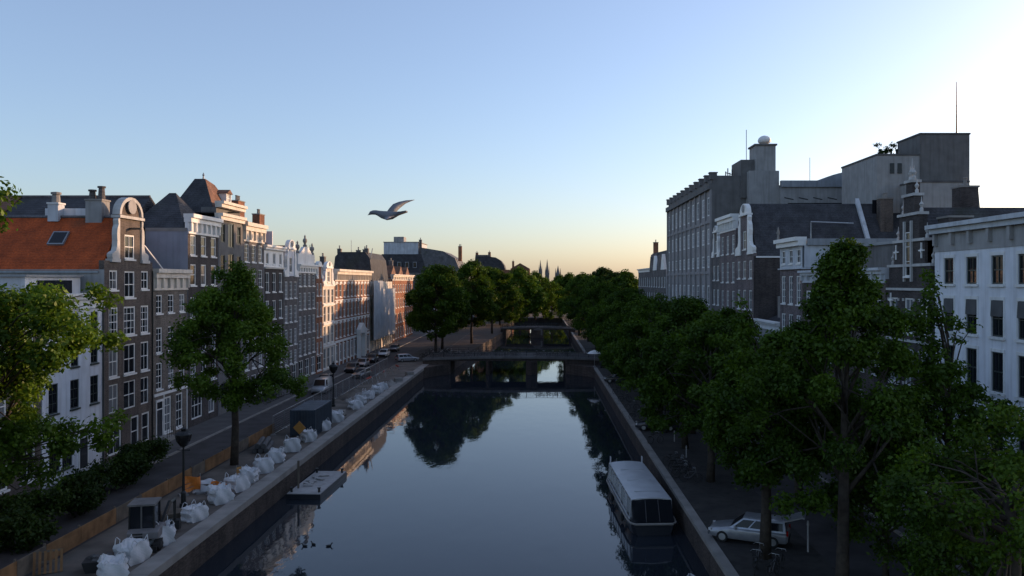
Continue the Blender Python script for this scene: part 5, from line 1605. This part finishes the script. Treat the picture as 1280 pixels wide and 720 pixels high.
# cabin: roof slab on window pillars, sloped glass stern
b = MB()
for k in range(9):
    x0 = -1.36 + 2.72 * k / 9; x1 = -1.36 + 2.72 * (k + 1) / 9
    z = lambda x: 2.02 + .12 * (1 - (x / 1.36) ** 2)
    b.prism([(x0, z(x0) - .08), (x1, z(x1) - .08), (x1, z(x1)), (x0, z(x0))], 'y', 1.0, 12.0)
ro = b.build("roof", M['boatwhite'], t)
b = MB()
for k in range(3): b.box(-.9, .9, 2.6 + k * 3.2, 2.66 + k * 3.2, 2.13, 2.16)
b.box(-1.3, -1.24, 11.7, 12.1, 2.0, 2.5); b.box(1.24, 1.3, 11.7, 12.1, 2.0, 2.5)
b.build("roof_rail", M['boatwhite'], ro)
n_w = 8
for s in (-1, 1):
    for k in range(n_w):
        y0 = 1.15 + k * 1.35
        q = MB(); q.face([(s * 1.46, y0 + .06, .82), (s * 1.46, y0 + 1.27, .82), (s * 1.37, y0 + 1.27, 1.9), (s * 1.37, y0 + .06, 1.9)]); q.build("window", M['glass'], t)
    q = MB()
    for k in range(n_w + 1):
        y0 = 1.15 + k * 1.35
        q.prism([(s * 1.48, .68), (s * 1.40, .68), (s * 1.31, 1.94), (s * 1.39, 1.94)], 'y', y0 - .05, y0 + .05)
    q.prism([(s * 1.49, .68), (s * 1.40, .68), (s * 1.39, .82), (s * 1.475, .82)], 'y', 1.1, 12.0)
    q.build("window_frame", M['boatwhite'], t)
b = MB()
b.face([(-1.4, .28, .74), (1.4, .28, .74), (1.3, .98, 2.0), (-1.3, .98, 2.0)])
for s in (-1, 1): b.face([(s * 1.4, .28, .74), (s * 1.42, 1.1, .74), (s * 1.33, 1.1, 1.96), (s * 1.3, .98, 2.0)])
b.build("windscreen", M['glassdark'], t)
b = MB(); b.box(-1.3, 1.3, 11.9, 12.0, .7, 1.95); b.build("front_bulkhead", M['boatwhite'], t)
b = MB()
for x in (-.45, .45): b.tube([(x, .27, .76), (x * .95, .97, 2.0)], .035, 5)
b.build("windscreen_frame", M['boathull'], t)
for k, (x, y) in enumerate(((-1.66, 3.0), (-1.66, 8.0))):
    b = MB(); b.lathe([(.06, .1), (.12, .2), (.12, .6), (.06, .7)], 8, (x, y, 0)); b.build("fender", M['rubber'], t)

# small rowing boat at the bottom
t = thing("rowing_boat", "small open pale boat by the right quay at the bottom edge", "boat", (8.5, 40.2, WZ), math.radians(3))
b = MB(); rings = []
for (y, w, zt) in ((0, 1.0, .5), (.8, 1.4, .46), (2.0, 1.45, .45), (3.0, 1.0, .55), (3.7, .12, .7)):
    i = len(b.v); b.v += [(-w * .35, y, -.15), (w * .35, y, -.15), (w / 2, y, zt), (w / 2 - .05, y, zt), (w * .3, y, .05), (-w * .3, y, .05), (-w / 2 + .05, y, zt), (-w / 2, y, zt)]; rings.append(i)
for a, c in zip(rings, rings[1:]):
    for q in range(8): b.f.append((a + q, a + (q + 1) % 8, c + (q + 1) % 8, c + q)); b.mi.append(0)
b.f.append(tuple(rings[0] + q for q in range(8))); b.f.append(tuple(rings[-1] + q for q in range(8))); b.mi += [0, 0]
b.build("hull", M['boatwhite'], t)
for y0 in (.9, 2.0):
    b = MB(); b.box(-.6, .6, y0, y0 + .25, .3, .34); b.build("thwart", M['woodgrey'], t)

# work pontoon
t = thing("work_pontoon", "flat grey work pontoon floating against the left quay wall", "pontoon", (-18.0, 61.3, WZ - .12), math.radians(-2))
b = MB(); b.prism([(-1.35, -.7), (1.3, -.7), (1.3, .5), (-1.35, .5)], 'y', 0, 7.4); b.build("hull", M['boathull'], t)
b = MB(); b.box(-1.32, 1.27, .04, 7.36, .504, .56); b.build("deck", M['concrete'], t)
b = MB()
for x, y in ((-1.1, .5), (-1.1, 6.8), (1.05, .5), (1.05, 6.8)): b.lathe([(.09, .56), (.09, .85), (.14, .87), (.14, .93)], 8, (x, y, 0))
b.build("bollard", M['metal_dark'], t)
tag(link("pole", (lambda m: (m.tube([(-18.9, 63.0, WZ - 1), (-18.9, 63.0, .9)], .09, 8), m.mesh("pole", M['woodgrey']))[1])(MB())), "wooden mooring pole between the pontoon and the quay wall", "pole")
rr_ = MB()
for k in range(9):
    a = k * 2.4; rr_.rbox((-18.3 + .5 * math.cos(a) * (k % 3) / 2, 63.6 + .4 * k, WZ + .5 + .03 * (k % 2)), (.7, .3, .1), a)
o = rr_.build("rubble", M['concrete']); tag(o, "loose slabs and litter lying on the work pontoon's deck", "slabs"); o["kind"] = "stuff"

# ------------------------------------------------------------------ building site on the left quay
def bag_mesh(seed):
    rng = random.Random(seed)
    bm = bmesh.new()
    bmesh.ops.create_cube(bm, size=1.0)
    bmesh.ops.subdivide_edges(bm, edges=bm.edges[:], cuts=7, use_grid_fill=True)
    ph = [rng.uniform(0, 6) for _ in range(6)]
    for v in bm.verts:
        x, y, z = v.co
        h = z + .5
        bulge = .98 + .11 * math.sin(math.pi * min(1, h * 1.05)) - .06 * h
        cr = 1 - .16 * max(0, abs(x) + abs(y) - .62)
        nx = x * bulge * cr; ny = y * bulge * cr
        wr = .05 * math.sin(9 * y + ph[0] + 4 * z) + .045 * math.sin(13 * z + ph[1] + 5 * x) + rng.uniform(-.022, .022)
        nx += wr * (1 if x > 0 else -1) * (abs(x) > .4); ny += (.035 * math.sin(10 * x + ph[2] + 5 * z)) * (1 if y > 0 else -1) * (abs(y) > .4)
        nz = h
        if h > .9:
            rr = max(abs(x), abs(y))
            nz = .84 + .14 * (rr * 2) ** 2 + .05 * math.sin(7 * x + ph[3]) + .08 * math.sin(8 * y + ph[4]) - .1 * rng.random()
        v.co = (nx * 1.15, ny * 1.15, nz * 1.05)
    me = bpy.data.meshes.new("sack"); bm.to_mesh(me); bm.free()
    me.materials.append(M['bag'])
    loops = []
    for sx, sy in ((-1, -1), (1, -1), (1, 1), (-1, 1)):
        s = MB()
        p = Vector((sx * .5, sy * .5, .9))
        q = p + Vector((sx * -.12 + rng.uniform(-.1, .1), rng.uniform(-.1, .1), .38 + rng.uniform(-.2, .1)))
        s.tube([p, p.lerp(q, .6) + Vector((.03, .05, .08)), q, q + Vector((sx * -.18, 0, -.2)), p + Vector((-sx * .28, 0, .02))], .022, 4)
        loops.append(s.mesh("lifting_loop", M['bag']))
    return me, loops
BM = [bag_mesh(90 + k) for k in range(4)]
bags = [(153, 722, "white bulk bag nearest the camera, cut off by the bottom edge"), (193, 702, "white bulk bag second from the bottom edge, just below the digger"),
        (234, 680, "slumped white bulk bag right of the digger"), (268, 650, "white bulk bag level with the lamp post"), (299, 628, "white bulk bag in front of the orange barriers"),
        (320, 614, "white bulk bag beside the yellow barrier"), (332, 602, "white bulk bag just above the yellow barrier on the kerb side"), (345, 590, "white bulk bag next to the pontoon's near corner"),
        (371, 577, "squarish white bulk bag alone between the pontoon and the container"), (392, 564, "white bulk bag below the orange diamond sign"), (411, 551, "white bulk bag at the container's near corner"),
        (430, 538, "grey white bulk bag against the container's side"), (446, 527, "pale bulk bag past the container's far end"), (468, 511, "pale bulk bag beside the sand heap"),
        (478, 505, "pale bulk bag in the far cluster, nearest the kerb"), (486, 499, "pale bulk bag in the middle of the far cluster"), (492, 492, "pale bulk bag toward the far end of the quay"),
        (500, 487, "pale bulk bag farthest along the quay")]
for k, (px, py, lb) in enumerate(bags):
    x, y, z = GP(px, py)
    x = min(x, QL - 1.75 + R.uniform(-.25, 0))
    t = thing("bulk_bag", lb, "bulk bag", (x, y, .005), R.uniform(0, 1.5), "white bulk bags along the left quay")
    t.scale = (R.uniform(.98, 1.18), R.uniform(.98, 1.16), R.uniform(.88, 1.16)); t.rotation_euler = (R.uniform(-.07, .07), R.uniform(-.07, .07), t.rotation_euler[2])
    link("sack", BM[k % 4][0], t)
    for lm_ in BM[k % 4][1]: link("lifting_loop", lm_, t)

# hoarding of planks between road and site
t = thing("plank_fence", "low fence of tan timber panels between the street and the building site", "fence", (-26.1, 30, 0))
y = 0
rg = random.Random(3)
k = 0
while y < 46:
    L_ = rg.choice((2.4, 3.2, 3.8))
    b = MB()
    for q in range(5): b.box(-.03, .03, y + .02, y + L_ - .02, .08 + q * .19, .08 + q * .19 + .18)
    b.build("panel", M['wood' if k % 3 else 'woodgrey'], t)
    b = MB(); b.box(-.12, -.031, y - .05, y + .05, 0, 1.12); b.build("post", M['woodgrey'], t)
    y += L_; k += 1
t = thing("mesh_fence", "pale temporary mesh fence panels along the far part of the building site", "fence", (-25.9, 78, 0))
for k in range(17):
    y0 = k * 3.5
    b = MB(); b.tube([(0, y0 + .05, .1), (0, y0 + .05, 1.9), (0, y0 + 3.4, 1.9), (0, y0 + 3.4, .1), (0, y0 + .05, .1)], .03, 5)
    for q in range(8): b.tube([(0, y0 + .05, .25 + q * .22), (0, y0 + 3.4, .25 + q * .22)], .008, 3)
    for q in range(14): b.tube([(0, y0 + .05 + q * .24, .1), (0, y0 + .05 + q * .24, 1.9)], .008, 3)
    fb = MB(); fb.box(-.3, .3, y0 - .1, y0 + .12, .005, .14); fb.build("foot", M['concrete'], t)
    b.build("panel", M['metal'], t)
# slatted pallet leaning at the fence
t = thing("leaning_pallet", "slatted wooden pallet leaning at the near end of the plank fence", "pallet", (*GP(60, 716)[:2], 0), math.radians(28))
b = MB()
for q in range(6): b.rbox((-.6 + .24 * q, .0, .56), (.12, .025, 1.15), 0, -.42)
b.build("slats", M['wood'], t)
b = MB()
for k in range(3): b.rbox((0, .045 + (k - 1) * .21, .56 + (k - 1) * .48), (1.34, .09, .1), 0, -.42)
b.build("bearers", M['woodgrey'], t)

# mini digger
dx, dy, _ = GP(184, 684)
t = thing("mini_digger", "small tracked digger with a dark glazed cab, standing among the bulk bags", "digger", (dx, dy, .005), math.radians(12))
for s in (-1, 1):
    b = MB(); pts = []
    for k in range(9): pts.append((-.75 - .28 * math.sin(math.pi * k / 8), .29 - .28 * math.cos(math.pi * k / 8)))
    outline = [(.75, .01), (.95, .12), (1.02, .29), (.95, .47), (.75, .56), (-.75, .56), (-.95, .47), (-1.02, .29), (-.95, .12), (-.75, .01)]
    b.prism([(p[0], p[1]) for p in outline], 'x', s * .7 - .17, s * .7 + .17)
    # outline is y,z of the track
    tr = b.build("track", M['rubber'], t)
    q = MB()
    for yy in (-.7, 0, .7): q.prism([(yy + .2 * math.cos(2 * math.pi * k / 10), .29 + .2 * math.sin(2 * math.pi * k / 10)) for k in range(10)], 'x', s * .7 - .19, s * .7 + .19)
    q.build("sprocket", M['metal_dark'], tr)
b = MB(); b.lathe([(.45, .5), (.45, .68)], 14); b.build("turntable", M['metal_dark'], t)
b = MB(); b.prism([(-.95, .7), (.8, .7), (.85, 1.0), (.6, 1.22), (-.6, 1.26), (-.98, 1.1)], 'x', -.82, .82); bd = b.build("body", M['digger'], t); bevel(bd, .05)
b = MB()
for k in range(2): b.box(-.6, .0, -.99, -.94, .82 + k * .17, .9 + k * .17)
b.build("vent", M['rubber'], bd)
b = MB()
for x in (-.78, .5):
    for yy in (-.62, .72): b.tube([(x, yy, 1.22), (x * .97, yy * .95, 2.5)], .05, 6)
cb = b.build("cab", M['metal_dark'], t)
b = MB()
b.face([(-.76, -.63, 1.25), (.48, -.63, 1.25), (.46, -.6, 2.45), (-.74, -.6, 2.45)]); b.face([(-.76, .73, 1.25), (.48, .73, 1.25), (.46, .69, 2.45), (-.74, .69, 2.45)])
b.face([(-.79, -.6, 1.25), (-.79, .7, 1.25), (-.77, .67, 2.45), (-.77, -.57, 2.45)]); b.face([(.51, -.6, 1.25), (.51, .7, 1.25), (.49, .67, 2.45), (.49, -.57, 2.45)])
b.build("cab_window", M['glassdark'], cb)
b = MB(); b.box(-.86, .58, -.72, .8, 2.5, 2.6); b.box(-.18, -.1, -.66, -.61, 1.25, 2.5); b.build("cab_roof", M['greydark'], cb)
b = MB(); b.tube([(.55, .9, 1.0), (.75, 1.9, 2.0), (.8, 2.9, 1.9)], [.14, .13, .1], 6); b.build("boom", M['metal_dark'], t)
b = MB(); b.tube([(.8, 2.9, 1.95), (.85, 2.7, .75)], [.1, .08], 6); b.build("dipper_arm", M['metal_dark'], t)
b = MB(); b.prism([(2.4, .2), (2.9, .1), (3.05, .35), (2.85, .75), (2.5, .7)], 'x', .55, 1.15); b.build("bucket", M['metal_dark'], t)
b = MB(); b.box(-.85, .85, -1.5, -1.42, .1, .45); b.box(-.5, -.4, -1.42, -.8, .25, .35); b.box(.4, .5, -1.42, -.8, .25, .35); b.build("dozer_blade", M['metal_dark'], t)

# street lamps
def lamp(label, x, y, hgt=4.9, group="old street lamps"):
    t = thing("street_lamp", label, "street lamp", (x, y, 0), 0, group)
    b = MB(); b.lathe([(.24, 0), (.24, .25), (.17, .3), (.15, .9), (.2, .95), (.1, 1.1), (.075, 2.2), (.06, hgt - .95), (.1, hgt - .9), (.06, hgt - .8)], 12); b.tube([(-.45, 0, hgt - 1.1), (.45, 0, hgt - 1.1)], .03, 6); b.build("post", M['metal_dark'], t)
    b = MB(); b.lathe([(.2, hgt - .85), (.44, hgt - .5), (.52, hgt - .2), (.52, hgt - .1)], 12); hd = b.build("lantern", M['lamp_glass'], t)
    b = MB(); b.lathe([(.56, hgt - .098), (.56, hgt - .05), (.44, hgt + .08), (.3, hgt + .16), (.14, hgt + .2), (.2, hgt + .32), (.06, hgt + .42), (.02, hgt + .6)], 12); b.build("lantern_cap", M['metal_dark'], hd)
lamp("dark street lamp with a round lantern, right of the digger at the site fence", -23.6, 53.2)
lamp("street lamp near the blue container, farther along the left quay", -24.6, 96)
lamp("street lamp on the right quay between the trees beyond the boat", 12.6, 79.5)
lamp("street lamp close to the right end of the nearer bridge", 10.9, 139)

# orange and yellow barriers
def net_barrier(name, label, px, py, w, h, rz, m, cat="barrier"):
    x, y, _ = GP(px, py)
    t = thing(name, label, cat, (x, y, 0), rz)
    b = MB(); n = 10
    for k in range(n):
        for q in range(4):
            u0, u1 = -w / 2 + w * k / n, -w / 2 + w * (k + 1) / n
            z0, z1 = .25 + h * q / 4, .25 + h * (q + 1) / 4
            f = lambda u, z: (u, .10 * math.sin(u * 5 + z * 3) + .04 * math.sin(u * 11), z + .06 * math.sin(u * 4 + q))
            b.face([f(u0, z0), f(u1, z0), f(u1, z1), f(u0, z1)])
    o = b.build("netting", M[m], t); sm = o.modifiers.new("thick", 'SOLIDIFY'); sm.thickness = .015
    b = MB()
    for u in (-w / 2, w / 2): b.tube([(u, .05, 0), (u, .05, h + .4)], .03, 6); b.box(u - .3, u + .3, -.25, .35, .004, .1)
    b.build("stand", M['metal'], t)
net_barrier("net_barrier", "upright sheet of orange netting behind the lamp post", 240, 618, 1.1, 1.0, math.radians(35), 'orange')
net_barrier("net_barrier", "sagging orange netting left of the bulk bags", 274, 620, 1.3, .7, math.radians(-20), 'orange')
net_barrier("plank_barrier", "yellow barrier board on legs by the lone tree", 307, 597, 1.3, .55, math.radians(20), 'yellow')
t = thing("covered_pile", "pile under pale plastic sheet between the two orange nets", "pile", (*GP(259, 613)[:2], 0), .3)
bm = bmesh.new(); bmesh.ops.create_grid(bm, x_segments=16, y_segments=10, size=1)
for v in bm.verts:
    x, y, _ = v.co; v.co = (x * .95, y * .6, max(0, (1 - x ** 4) * (1 - y ** 4)) * .75 + .06 * math.sin(7 * x + 3 * y) + .04 * math.sin(11 * y))
me = bpy.data.meshes.new("sheet"); bm.to_mesh(me); bm.free(); me.materials.append(M['bag']); so = link("sheet", me, t); sm = so.modifiers.new("thick", 'SOLIDIFY'); sm.thickness = .02
b = MB(); b.box(-.8, .8, -.45, .45, .004, .55); b.build("stack", M['woodgrey'], t)
t = thing("plank_stack", "dark stack of planks beside the lamp post", "planks", (*GP(225, 645)[:2], 0), .5)
for k in range(3):
    b = MB()
    for q in range(5): b.box(-1.1, 1.1 - .1 * (q % 2), -.6 + q * .24, -.4 + q * .24, .02 + k * .12, .11 + k * .12)
    b.build("plank_layer", M['woodgrey'], t)
t = thing("tar_bucket", "dark rubble skip bag beside the nearest bulk bag", "skip", (*GP(124, 712)[:2], 0), .3)
b = MB(); b.prism([(-.55, .0), (.55, 0), (.72, .55), (-.72, .55)], 'y', -.5, .5); b.build("tub", M['rubber'], t)
b = MB()
for k in range(9): b.rbox((.45 * math.cos(k * 2.4), .33 * math.sin(k * 1.9), .55 + .05 * (k % 3)), (.3, .22, .16), k, .3)
b.build("rubble", M['roofing'], t)

# container with sign
t = thing("site_container", "dark blue steel site container standing on the left quay", "container", (-22.75, 77.2, 0), math.radians(1))
b = MB(); Wc, Lc, Hc = 2.45, 6.6, 2.6
b.box(-Wc / 2 + .06, Wc / 2 - .06, .06, Lc - .06, .12, Hc - .06)
for k in range(22):
    y0 = .15 + k * .29
    b.box(-Wc / 2 + .01, -Wc / 2 + .06, y0, y0 + .15, .25, Hc - .15); b.box(Wc / 2 - .06, Wc / 2 - .01, y0, y0 + .15, .25, Hc - .15)
for k in range(8): b.box(-Wc / 2 + .12 + k * .29, -Wc / 2 + .27 + k * .29, .015, .06, .25, Hc - .15)
b.build("shell", M['container'], t)
b = MB()
for x in (-Wc / 2, Wc / 2 - .14):
    for y0 in (0, Lc - .14): b.box(x, x + .14, y0, y0 + .14, 0.004, Hc)
for x in (-Wc / 2 + .02, Wc / 2 - .12): b.box(x, x + .1, .14, Lc - .14, Hc - .12, Hc - .01); b.box(x, x + .1, .14, Lc - .14, .05, .2)
b.build("frame", M['container'], t)
b = MB(); b.box(-Wc / 2 + .14, Wc / 2 - .14, .14, Lc - .14, Hc - .055, Hc - .02)
for k in range(20): b.box(-Wc / 2 + .2, Wc / 2 - .2, .3 + k * .31, .45 + k * .31, Hc - .019, Hc + .005)
b.build("roof", M['containertop'], t)
x, y, _ = GP(376, 552)
t = thing("diamond_sign", "orange diamond roadworks sign on a stand before the blue container", "sign", (x, y - .4, 0), math.radians(-8))
b = MB(); b.prism([(0, .75), (.62, 1.37), (0, 2.0), (-.62, 1.37)], 'y', -.03, 0); b.build("plate", M['yellow'], t)
b = MB(); b.prism([(-.09, 1.05), (.09, 1.05), (.09, 1.45), (.24, 1.45), (0, 1.72), (-.24, 1.45), (-.09, 1.45)], 'y', -.036, -.031)
b = MB(); b.tube([(0, .03, 1.3), (0, .12, 0)], .03, 6); b.tube([(-.35, .3, 0), (0, .08, .9), (.35, .3, 0)], .025, 6); b.build("stand", M['metal'], t)
# sand heap, pallets, paving stacks
t = MB(); bm = bmesh.new(); bmesh.ops.create_grid(bm, x_segments=24, y_segments=24, size=1)
for v in bm.verts:
    x, y, _ = v.co; rr = math.hypot(x, y); v.co = (x * 2.0, y * 3.2, max(-.05, 1.1 * (1 - rr) + .12 * math.sin(4 * x + 2) * math.sin(5 * y)))
me = bpy.data.meshes.new("sand_heap"); bm.to_mesh(me); bm.free(); me.materials.append(M['dirt']); o = link("sand_heap", me, None, (-24.0, 104, 0.0)); tag(o, "low heap of sand beyond the blue container", "sand heap")
for k, (px, py, lb) in enumerate(((425, 520, "pallet of grey paving stones behind the blue container"), (451, 503, "pallet of pale paving stones beside the sand heap"), (498, 478, "pallet of paving stones near the far end of the site"), (512, 470, "low pallet of stones by the bend of the quay wall"))):
    x, y, _ = GP(px, py); t = thing("stone_pallet", lb, "pallet", (max(x, -25.2), y, 0), .2 * k, "pallets of paving stones")
    b = MB()
    for q in range(3): b.box(-.6, .6, -.5 + q * .42, -.34 + q * .42, .004, .1)
    for q in range(5): b.box(-.6 + q * .26, -.44 + q * .26, -.5, .5, .102, .125)
    b.build("pallet", M['woodgrey'], t)
    b = MB()
    for i_ in range(4):
        for j_ in range(3):
            for l_ in range(3): b.box(-.57 + i_ * .29, -.3 + i_ * .29, -.46 + j_ * .31, -.17 + j_ * .31, .13 + l_ * .18, .3 + l_ * .18)
    b.build("stones", M['stone'], t)
# more loose material and vehicles towards the bridge
for k, (px, py, w, d, h, lb) in enumerate(((447, 499, 1.6, 2.6, .8, "pale heap of broken stone beside the dark car and the mesh fence"), (402, 522, 1.2, 1.6, .6, "low heap of dark soil behind the blue container"), (489, 481, 1.3, 1.8, .6, "small pale heap of rubble near the far end of the building site"))):
    x, y, _ = GP(px, py)
    bm = bmesh.new(); bmesh.ops.create_grid(bm, x_segments=26, y_segments=26, size=1)
    rg = random.Random(k)
    for v in bm.verts:
        a, c, _ = v.co; rr = math.hypot(a, c); v.co = (a * w, c * d, max(-.05, h * (1 - rr) * (1 + .3 * math.sin(5 * a + k)) + rg.uniform(-.09, .09)))
    me = bpy.data.meshes.new("rubble_heap"); bm.to_mesh(me); bm.free(); me.materials.append(M['stone' if k != 1 else 'dirt'])
    tag(link("rubble_heap", me, None, (x, y, 0)), lb, "rubble heap", "heaps in the building site")
for k, (x, y, m_, lb) in enumerate(((-31.0, 133, 'darkcar', "dark car parked before the sunlit gable house"), (-31.0, 141, 'silver', "silver car parked at the near end of the brick palace"), (-31.0, 149, 'darkcar', "dark car parked before the palace's portico"), (-30.9, 160, 'whitecar', "white car parked at the far end of the brick palace"), (-31.0, 172, 'darkcar', "dark car parked before the scaffold sheeting"))):
    make_car("parked_car", lb, (x, y, .01), math.radians(-90), m_, 4.3, 1.75, k % 2 == 0, group=GV)
for k in range(5):
    t = thing("site_barrier", "low red and white site barrier between the bags and the bridge", "barrier", (-25.0 + .3 * k, 118 + k * 4.2, 0), math.radians(80 + 9 * k), "site barriers near the bridge")
    b = MB(); b.rbox((0, 0, .8), (2.0, .05, .25)); b.build("board", M['concrete' if k % 2 else 'redboard'], t)
    for s in (-1, 1):
        b = MB(); b.tube([(s * .85, 0, .9), (s * .85, .3, 0)], .03, 5); b.tube([(s * .85, 0, .9), (s * .85, -.3, 0)], .03, 5); b.build("leg", M['metal'], t)
t = thing("pipe_stack", "stack of dark pipes on the ground behind the lone tree", "pipes", (-24.6, 71.5, 0), .2)
for k in range(5):
    b = MB(); n = 14; x0 = -.5 + (k % 3) * .5 + (.25 if k > 2 else 0); z0 = .23 if k < 3 else .63
    b.tube([(x0, -1.8, z0), (x0, 1.8, z0)], .22, n); b.build("pipe", M['roofing'], t)
# white parasol by the bridge
x, y = PX(725, 140), 140
t = thing("parasol", "white parasol open at the right end of the nearer bridge", "parasol", (x + 2.6, y + 1, 0))
b = MB(); b.lathe([(1.25, 2.3), (1.3, 2.36), (.7, 2.75), (.06, 2.95)], 10); b.build("canopy", M['trim'], t)
b = MB(); b.tube([(0, 0, 0), (0, 0, 2.9)], .03, 6); b.lathe([(.3, .01), (.28, .1), (.06, .12)], 10); b.build("pole", M['metal'], t)
# bollard posts on the right
for k, (px, py, lb) in enumerate(((1010, 690, "pale thin post in front of the dark trunk right of the silver car"), (843, 552, "short pale bollard on the right quay level with the boat's bow"), (858, 572, "short pale bollard beside the bicycles by the boat"))):
    x, y, _ = GP(px, py); b = MB(); hh = 1.7 if k == 0 else 1.0
    b.lathe([(.055, 0), (.05, hh * .85), (.07, hh * .88), (.05, hh), (.02, hh + .04)], 10)
    o = b.build("bollard", M['concrete'], None, False, (x, y, 0)); tag(o, lb, "bollard")

# water birds
def duck(label, px, py, rz):
    Y = (CH - WZ) * F / (py - VY); x = (px - VX) * Y / F
    t = MB()
    t.tube([(-.28, 0, .1), (-.18, 0, .07), (0, 0, .06), (.15, 0, .07), (.21, 0, .16), (.24, 0, .24), (.28, 0, .27), (.34, 0, .26), (.4, 0, .245)], [.01, .08, .115, .09, .05, .045, .055, .03, .015], 8)
    o = t.build("duck", M['metal_dark'], None, True, (x, Y, WZ)); o.rotation_euler = (0, 0, rz); o.scale = (.7, .7, .7); tag(o, label, "duck", "ducks on the canal"); return o
duck("dark duck in the middle of the three on the water", 392, 681, 2.6)
duck("leftmost small duck of the three on the water", 381, 683, 2.9)
duck("rightmost small duck of the three, apart from the pair", 411, 683, .4)

# ------------------------------------------------------------------ the bird
by = 7.0
bx0, bz0 = PX(484, by), ZP(268, by)
t = thing("pigeon", "grey pigeon in flight with one wing raised, above the left row's roofs", "bird", (bx0, by, bz0))
def PB(px, py, dy=0.0): return Vector(((px - 484) * by / F, dy, -(py - 268) * by / F))
bm_ = MB()
body_pts = [(460.3, 268.8), (461.6, 267.8), (463.5, 266.3), (466.5, 265.6), (469.5, 265.6), (473, 266.5), (478, 268.3), (484, 269.6), (490, 269.2), (496, 267.5), (502, 265.8), (508, 264.7)]
rad = [.002, .008, .016, .020, .021, .024, .034, .041, .035, .022, .012, .006]
bm_.tube([PB(*p) for p in body_pts], rad, 12)
def wing(path, chord, thick=.006):
    """lofted blade: path of leading-edge points, chord vectors"""
    i0 = len(bm_.v)
    for p, c in zip(path, chord):
        n = Vector((0, 1, .1)) if True else None
        up = Vector((0, thick, 0))
        bm_.v += [tuple(p), tuple(p + c * .4 + up), tuple(p + c), tuple(p + c * .4 - up)]
    n = len(path)
    for k in range(n - 1):
        for q in range(4):
            a = i0 + 4 * k; b = a + 4
            bm_.f.append((a + q, a + (q + 1) % 4, b + (q + 1) % 4, b + q)); bm_.mi.append(0)
    bm_.f.append((i0, i0 + 1, i0 + 2, i0 + 3)); e = i0 + 4 * (n - 1); bm_.f.append((e, e + 1, e + 2, e + 3)); bm_.mi += [0, 0]
wing([PB(481, 267, .02), PB(485, 259, .07), PB(488.5, 253.5, .11), PB(495, 250, .15), PB(503, 247.6, .19), PB(513, 246.2, .23)],
     [PB(495.5, 269), PB(495, 270, .01), PB(494.5, 271.5, .01), PB(492, 270.5, .01), PB(488, 270, .01), PB(484.5, 268.4)])
wing([PB(481, 270, -.03), PB(482.5, 273.5, -.09), PB(485.5, 276, -.15), PB(487.5, 277, -.2)],
     [PB(497.5, 268.5), PB(493.5, 267.5), PB(488.5, 267, 0), PB(484.8, 267.8)])
mb_ = bm_.build("body", mat_plain("pigeon_grey", (0.16, 0.165, 0.18), 0.7), t, True)
b = MB()
tail0 = PB(498, 267); tail1 = PB(508.5, 264.2)
b.prism([(tail0.x, tail0.z - .012), (tail1.x, tail1.z - .006), (tail1.x, tail1.z + .004), (tail0.x, tail0.z + .012)], 'y', -.045, .045); b.build("tail", mat_plain("pigeon_tail", (0.09, 0.09, 0.1), 0.7), t)
b = MB(); b.tube([PB(461.6, 268.2), PB(459.6, 268.9)], [.005, .001], 6); b.build("beak", M['metal_dark'], t)
for s in (-1, 1):
    b = MB(); b.lathe([(.001, -.003), (.003, 0), (.001, .003)], 6, tuple(PB(464.0, 266.0, s * .0165))); b.build("eye", M['rubber'], t)
